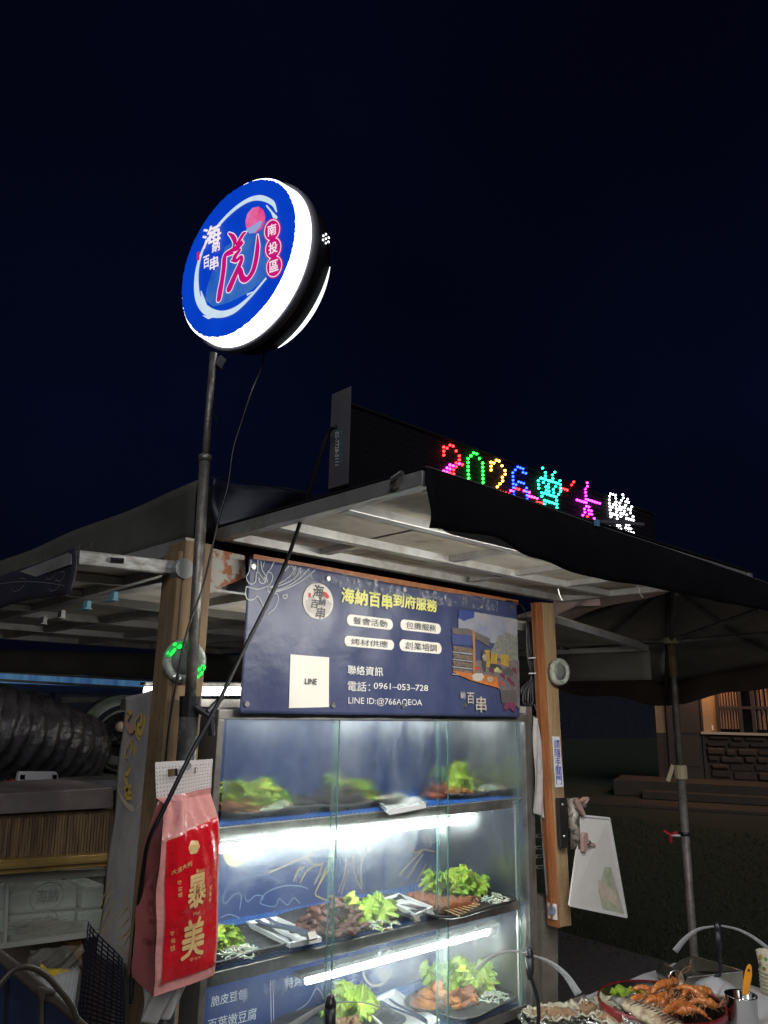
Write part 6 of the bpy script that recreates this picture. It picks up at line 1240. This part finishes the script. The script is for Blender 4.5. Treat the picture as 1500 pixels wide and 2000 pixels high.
# grilled fish on foil, foil
foil = M('crumpled foil', (.55, .54, .52), .25, .9, col2=(.70, .69, .66), scale=30, bump=1.6, bscale=70)
def crumple(name, label, c, rx, ry, h, seed, rot=0., mat=foil, cat='foil', n=46):
    c = Vector(c); cr, sr = math.cos(rot), math.sin(rot)
    def fn(s, t):
        x, y = (s-.5)*2, (t-.5)*2; d = math.sqrt(x*x+y*y); q = Vector((s*5+seed, t*5, seed)); k = noise.noise(q)*.5+abs(noise.noise(q*2.3))*.6+noise.noise(q*5)*.22
        z = h*(.35+k*.8)+h*.9*max(0, d-.7)-h*1.4*max(0, d-1.05); X, Y = x*rx*(1+.12*noise.noise(q*1.5)), y*ry*(1+.12*noise.noise(q*1.2)); return c+Vector((X*cr-Y*sr, X*sr+Y*cr, max(.001, z)))
    return tag(MB().grid(fn, n, n).obj(name, mat, None, False), label, cat)
crumple('foil_sheet', 'crumpled foil under the grilled fish at the front of the bowl', onz(bs+.01, 1262, 1996), .13, .055, .030, 3, .5)
fishm = M('grilled fish flesh', (.50, .42, .28), .5, col2=(.22, .13, .08), scale=26, aniso=(1, 1, 1), bump=.8, lo=.45, hi=.6)
fish = thing('grilled_fish', 'scored grilled fish with pale flesh lying in foil', 'fish', onz(bs+.03, 1280, 1990))
f0, f1 = onz(bs+.045, 1222, 1960), onz(bs+.04, 1345, 2020); fd = (f1-f0); 
P = [f0+fd*i/16 for i in range(17)]; MB().tube(P, [.006+.030*math.sin(math.pi*min(1, .12+i/17*.9))**.7 for i in range(17)], 12, True, .5).obj('body', fishm, fish, True)
sk = M('charred skin', (.09, .05, .035), .5)
for i in range(3, 14): 
    p = P[i]; s_ = Vector((-fd.y, fd.x, 0)).normalized(); MB().tube([p+s_*.022+Vector((0, 0, .010)), p+fd.normalized()*.006+Vector((0, 0, .019)), p-s_*.022+Vector((0, 0, .010))], .0022, 5).obj('score_mark', sk, fish)
MB().tube([f0+fd*.02, f0-fd.normalized()*.045], [.026, .012], 10, True, .5).obj('head', M('silver dark fish skin', (.10, .095, .09), .35, col2=(.26, .24, .2), scale=60, bump=.6), fish, True)
# foil oysters in front
oym = M('oyster shell', (.34, .30, .22), .55, col2=(.62, .58, .45), scale=34, bump=1.6, bscale=60, grime=.5); fle = M('cooked oyster', (.34, .10, .08), .3, col2=(.58, .46, .24), scale=45, bump=.8, grime=.6, gcol=(.12, .08, .05))
lbl = ['nearest foil wrapped oyster left of the bowl', 'oyster with pink flesh at the left table edge', 'frilled shell between bowl and pink oyster', 'pale shell at the bottom edge, right of the frilled one', 'shell touching the red bowl rim']
for k, (x, y, s_) in enumerate(((1062, 1994, .045), (1092, 1992, .055), (1150, 1984, .055), (1195, 2000, .05), (1225, 2010, .05))):
    c = onz(T0+.006, x, y); c.z = T0+.008; t = thing('oyster', lbl[k], 'oyster', c, 'oysters in foil'); rr_ = random.Random(k+80)
    def fo(s, t_, c=c, k=k, s_=s_, rr=rr_):
        a = s*6.283; q = Vector((math.cos(a)*1.5, math.sin(a)*1.5, k*3+t_*2)); R9 = s_*(1.0+.25*noise.noise(q)+.06*math.sin(a*9+t_*7))*t_; return c+Vector((R9*math.cos(a)*1.25, R9*math.sin(a), .004+.015*t_**2+.010*noise.noise(q*3)*t_+.004*math.sin(a*13)*t_**3))
    MB().grid(fo, 48, 12).obj('shell', oym, t, True, solid=.003)
    for j in range(5): place('flesh', lump_mes(fle, .3, (1.4, .8, .4))[j % 3], None, t, c+Vector((rr_.uniform(-.4, .4)*s_, rr_.uniform(-.4, .4)*s_, .014)), (rr_.random(), 0, rr_.uniform(0, 6)), s_*.36)
    def rf(s, t_, c=c, k=k, s_=s_): 
        a = s*6.283; q = Vector((s*9+k, t_*4, k)); R9 = s_*(1.02+.42*t_+.10*noise.noise(q*2)); return c+Vector((R9*math.cos(a)*1.2, R9*math.sin(a), -.002+.022*t_*(1-t_*.55)+.014*noise.noise(q*2.2)))
    MB().grid(rf, 60, 6).obj('foil_wrap', foil, t)
tray_lbl = thing('steel_plate', 'oval steel plate edge below the grilled fish', 'plate', onz(T0, 1330, 2010))
MB().tube(interp([onz(T0+.05, *p) for p in ((1225, 1978), (1270, 1992), (1330, 2006), (1390, 2022))], 5), .0035, 8).obj('rim', tsteel, tray_lbl, True)
MB().grid(lambda s, t: onz(T0+.049, 1225+165*s, 1978+44*s+30*t)+Vector((0, 0, -.02*math.sin(t*3.1))), 12, 6).obj('dish', tsteel, tray_lbl, True, solid=.002)
# steel scoop tray
sc_ = thing('steel_scoop', 'open steel scoop tray with round spout lying behind the bowl', 'scoop', onz(T0, 1380, 1900))
scm = M('scratched scoop steel', (.30, .28, .24), .38, .85, col2=(.42, .40, .35), scale=9, bump=.2, grime=.4, gcol=(.14, .11, .06))
Z4 = lambda x, y: (1280+x/6.818, 1780+y/6.818)
base = [onz(T0, *Z4(*p)) for p in ((350, 1042), (600, 800+130), (1160, 955), (1000, 1040))]
fl = onz(T0, *Z4(350, 1045)); fr = onz(T0, *Z4(1165, 1030)); bl_ = onz(T0+.0, *Z4(500, 790)); brr = onz(T0, *Z4(1150, 925))
hgt = .052; up = Vector((0, 0, hgt)); inw = (bl_-fl)*.0
tl3 = onz(T0+hgt, *Z4(500, 588)); tr3 = onz(T0+hgt, *Z4(1165, 795)); fl3 = onz(T0+hgt*.75, *Z4(430, 880)); fr3 = onz(T0+hgt, *Z4(1165, 800))
s0_ = onz(T0+.0, *Z4(1180, 1030)); 
MB().add([bl_, brr, fr, fl], [(0, 1, 2, 3)]).obj('bottom', scm, sc_, solid=.0015)
MB().add([bl_, brr, tr3, tl3], [(0, 1, 2, 3)]).obj('back_wall', scm, sc_, solid=.0015)
MB().add([fl, fr, tr3, fl3], [(0, 1, 2, 3)]).obj('front_wall', scm, sc_, solid=.0015)
MB().add([fl, fl3, onz(T0+hgt*.8, *Z4(230, 735)), onz(T0+hgt, *Z4(330, 650)), tl3, bl_], [(0, 1, 2, 3, 4, 5)]).obj('left_wall', scm, sc_, solid=.0015)
for a, c in ((tl3, tr3), (tl3, bl_), (fl3, fr3), (tl3, onz(T0+hgt*.8, *Z4(230, 735)))): MB().tube([a, c], .0014, 6).obj('rim', M('bright steel rim', (.6, .6, .56), .25, .9), sc_)
spc = (onz(T0+.026, *Z4(278, 905))); sd = (fl3-onz(T0+hgt*.8, *Z4(230, 735))); ax9 = Vector((-.55, -.83, 0)).normalized()
MB().lathe([(.026, .0), (.024, -.08), (.020, -.08), (.0225, .0), (.026, 0)], spc, ax9, 28, False).obj('spout', scm, sc_, True); MB().lathe([(.0225, -.001), (.0268, -.001), (.0268, .0015), (.0225, .0015), (.0225, -.001)], spc, ax9, 28, False).obj('spout_rim', M('bright steel rim', (.6, .6, .56), .25, .9), sc_, True)
MB().lathe([(.0215, -.06), (.001, -.061)], spc, ax9, 24, False).obj('spout_inside', M('dark inside', (.04, .035, .02), .5), sc_)
# fly fans
bladem = mixmat('clear fan blade', (.42, .5), dict(col=(.60, .60, .60), rough=.25, scale=3, tint=(.9, .9, .9)))
def flyfan(label, top, base, blades, mb, y=None):
    t = thing('fly_fan', label, 'fan', base, 'table fly fans'); base = Vector(base); top = Vector(top)
    if mb:
        MB().lathe([(.058, 0), (.060, .006), (.060, .032)], base, n=32).obj('base', M('dark grey plastic', (.05, .055, .055), .45), t, True)
        MB().lathe([(.0605, .0325), (.058, .042), (.042, .054), (.022, .061), (.010, .068)], base, n=32).obj('dome', M('white fan dome', (.48, .48, .50), .35), t, True)
    hd = .055
    MB().tube(interp([base+Vector((0, 0, .066 if mb else 0)), base.lerp(top, .4)+Vector((.006, -.008, 0)), top-Vector((0, 0, hd))], 8), .0052, 10).obj('stem', blackrub, t, True)
    MB().lathe([(.006, -hd-.012), (.0105, -hd+.004), (.011, -.014)], top, n=16).obj('motor', black, t, True)
    MB().lathe([(.0115, -.013), (.011, -.006), (.007, .006), (.001, .010)], top, n=16).obj('rotor_cap', M('glossy black cap', (.02, .02, .022), .2), t, True)
    for L, w0, w1 in blades:
        P2 = interp([Vector(p) for p in L], 8); b = MB(); o = len(b.v); nn = len(P2)
        for i, p in enumerate(P2):
            d = (P2[min(i+1, nn-1)]-P2[max(i-1, 0)]).normalized(); s_ = d.cross(Vector((d.y, -d.x, .3))).normalized(); view = (p-CAM).normalized(); s_ = (d.cross(Vector((.8, .6, .5)))).normalized(); wd = w0+(w1-w0)*i/(nn-1); b.v += [p-s_*wd/2, p+s_*wd/2]
        for i in range(nn-1): b.f.append((o+2*i, o+2*i+1, o+2*i+3, o+2*i+2))
        b.obj('blade', bladem, t, True, solid=.0008)
    return t
# fan by the scoop
fbz = onz(T0, 1400, 1958); ftop = None
d_ = Vector((fbz.x-0, fbz.y, 0)); 
def vert(base, px, py): # point above base seen at py
    n = Vector((base.x, base.y, 0)).normalized(); return onp(base, n, px, py)
ft = vert(fbz, 1401, 1806)
flyfan('fly fan with white dome base standing between scoop and steel cup', ft, fbz, [([vert(fbz, x, y) for x, y in ((1396, 1809), (1365, 1815), (1340, 1832), (1318, 1858))], .006, .020), ([vert(fbz, x, y) for x, y in ((1408, 1808), (1440, 1815), (1470, 1830), (1500, 1852))], .006, .012)], True)
b2 = onz(T0, 1050, 2030); b2 = Vector((b2.x, b2.y, T0)); t2_ = vert(b2, 1034, 1858)
flyfan('fly fan with drooping clear blades before the case corner', t2_, b2, [([vert(b2, x, y) for x, y in ((1030, 1862), (1005, 1858), (975, 1862), (950, 1875), (930, 1895))], .004, .016), ([vert(b2, x, y) for x, y in ((1040, 1866), (1075, 1880), (1105, 1905), (1130, 1942))], .006, .022)], False)
b3 = Vector((ony(1.30, 655, 2060).x, 1.30, .80)); t3_ = vert(b3, 646, 1952)
flyfan('fly fan with bright white blade in front of the lower shelf', t3_, b3, [([vert(b3, x, y) for x, y in ((640, 1961), (615, 1975), (588, 1992), (560, 2010))], .010, .014), ([vert(b3, x, y) for x, y in ((655, 1958), (690, 1957), (720, 1960), (760, 1975))], .002, .003)], False)
tag(MB().box((.95, 1.05, .655), (2.0, 1.43, .675)).obj('front_counter', steel_dull), 'steel counter ledge in front of the glass case', 'counter')
MB().tube([(b3.x, b3.y, .675), b3], .006, 8).obj('fan_stand', blackrub); o9 = C.objects[-1]; tag(o9, 'black foot of the fan on the steel ledge', 'stand')
# steel cup with orange handled spoon
cb_ = onz(T0, 1452, 2010); cp_ = thing('steel_cup', 'shiny steel cup holding an orange handle at the right edge', 'cup', cb_)
cupt = onz(T0+.085, 1447, 1944); rcup = (onz(T0+.085, 1479, 1944)-onz(T0+.085, 1416, 1936)).length/2; cbx = Vector((cupt.x, cupt.y-.0, T0))
cupm = M('polished cup steel', (.55, .54, .52), .12, 1.)
MB().lathe([(rcup*.86, 0), (rcup*.9, .002), (rcup, .083), (rcup*1.04, .085), (rcup*1.03, .088), (rcup*.97, .085), (rcup*.85, .006), (.001, .006)], cbx, n=40, cap=False).obj('cup', cupm, cp_, True)
MB().lathe([(rcup*.93, .045), (.001, .045)], cbx, n=30, cap=False).obj('sauce', M('brown sauce', (.12, .04, .01), .15), cp_)
orr = M('orange plastic handle', (.72, .27, .015), .35)
sp0 = vert(cbx, 1453, 1945); oh = [Vector(vert(cbx, *Z4(x, y))) for x, y in ((1160, 1120), (1170, 930), (1195, 800), (1225, 722), (1255, 706), (1285, 740), (1290, 860), (1265, 980), (1235, 1120))]
osp = thing('orange_spatula', 'orange handled utensil standing in the steel cup', 'utensil', sp0); nn_ = Vector((cbx.x, cbx.y, 0)).normalized()
MB().prism(oh, nn_*.010).obj('handle', orr, osp, bevel=.002); hh = vert(cbx, *Z4(1243, 785)); MB().lathe([(.0035, -.0008), (.0035, .0125)], hh, nn_, 12).obj('hanging_hole', black, osp)
MB().bar(vert(cbx, *Z4(1195, 1110))+nn_*.005, cbx+Vector((0, 0, .012)), .010, .003).obj('shaft', steel, osp)
# paper cups
pc0 = onz(T0, 1500, 1940); pcr = .040; pcb = Vector((pc0.x+.012, pc0.y-.012, T0)); pcs = thing('paper_cup_stack', 'stack of printed paper cups at the right edge of the table', 'cups', pcb)
ctop = vert(pcb, 1496, 1858).z; pcm = M('paper cup white', (.62, .58, .42), .6)
zz = T0
for k in range(6): MB().lathe([(pcr*.86, zz), (pcr*.90, zz+.0085), (pcr*.93, zz+.009), (pcr*.93, zz+.0105)], (pcb.x, pcb.y, 0), n=32).obj('cup_rim', pcm, pcs, True); zz += .0105
MB().lathe([(pcr*.82, zz), (pcr*1.0, ctop), (pcr*.96, ctop-.001), (pcr*.8, ctop-.05)], (pcb.x, pcb.y, 0), n=36, cap=False).obj('cup', pcm, pcs, True)
rr9 = random.Random(9)
for k in range(60):   # printed blobs on the cup
    a = rr9.uniform(-3.14, 3.14); f = rr9.uniform(.05, .85); r9 = pcr*(.82+.18*f)+.0006; zc9 = zz+(ctop-zz)*f; col = [(.05, .08, .35), (.55, .03, .03), (.10, .30, .06), (.60, .45, .25), (.35, .15, .06), (.5, .4, .05)][k % 6]
    s9 = rr9.uniform(.003, .008); MB().poly([(pcb.x+r9*math.cos(a+s9/r9*math.cos(q))*1.0, pcb.y+r9*math.sin(a+s9/r9*math.cos(q)), zc9+s9*math.sin(q)*rr9.uniform(.6, 1.2)) for q in [i*.785 for i in range(8)]]).obj('cup_print', M('cup print %d' % (k % 6), col, .5), pcs)
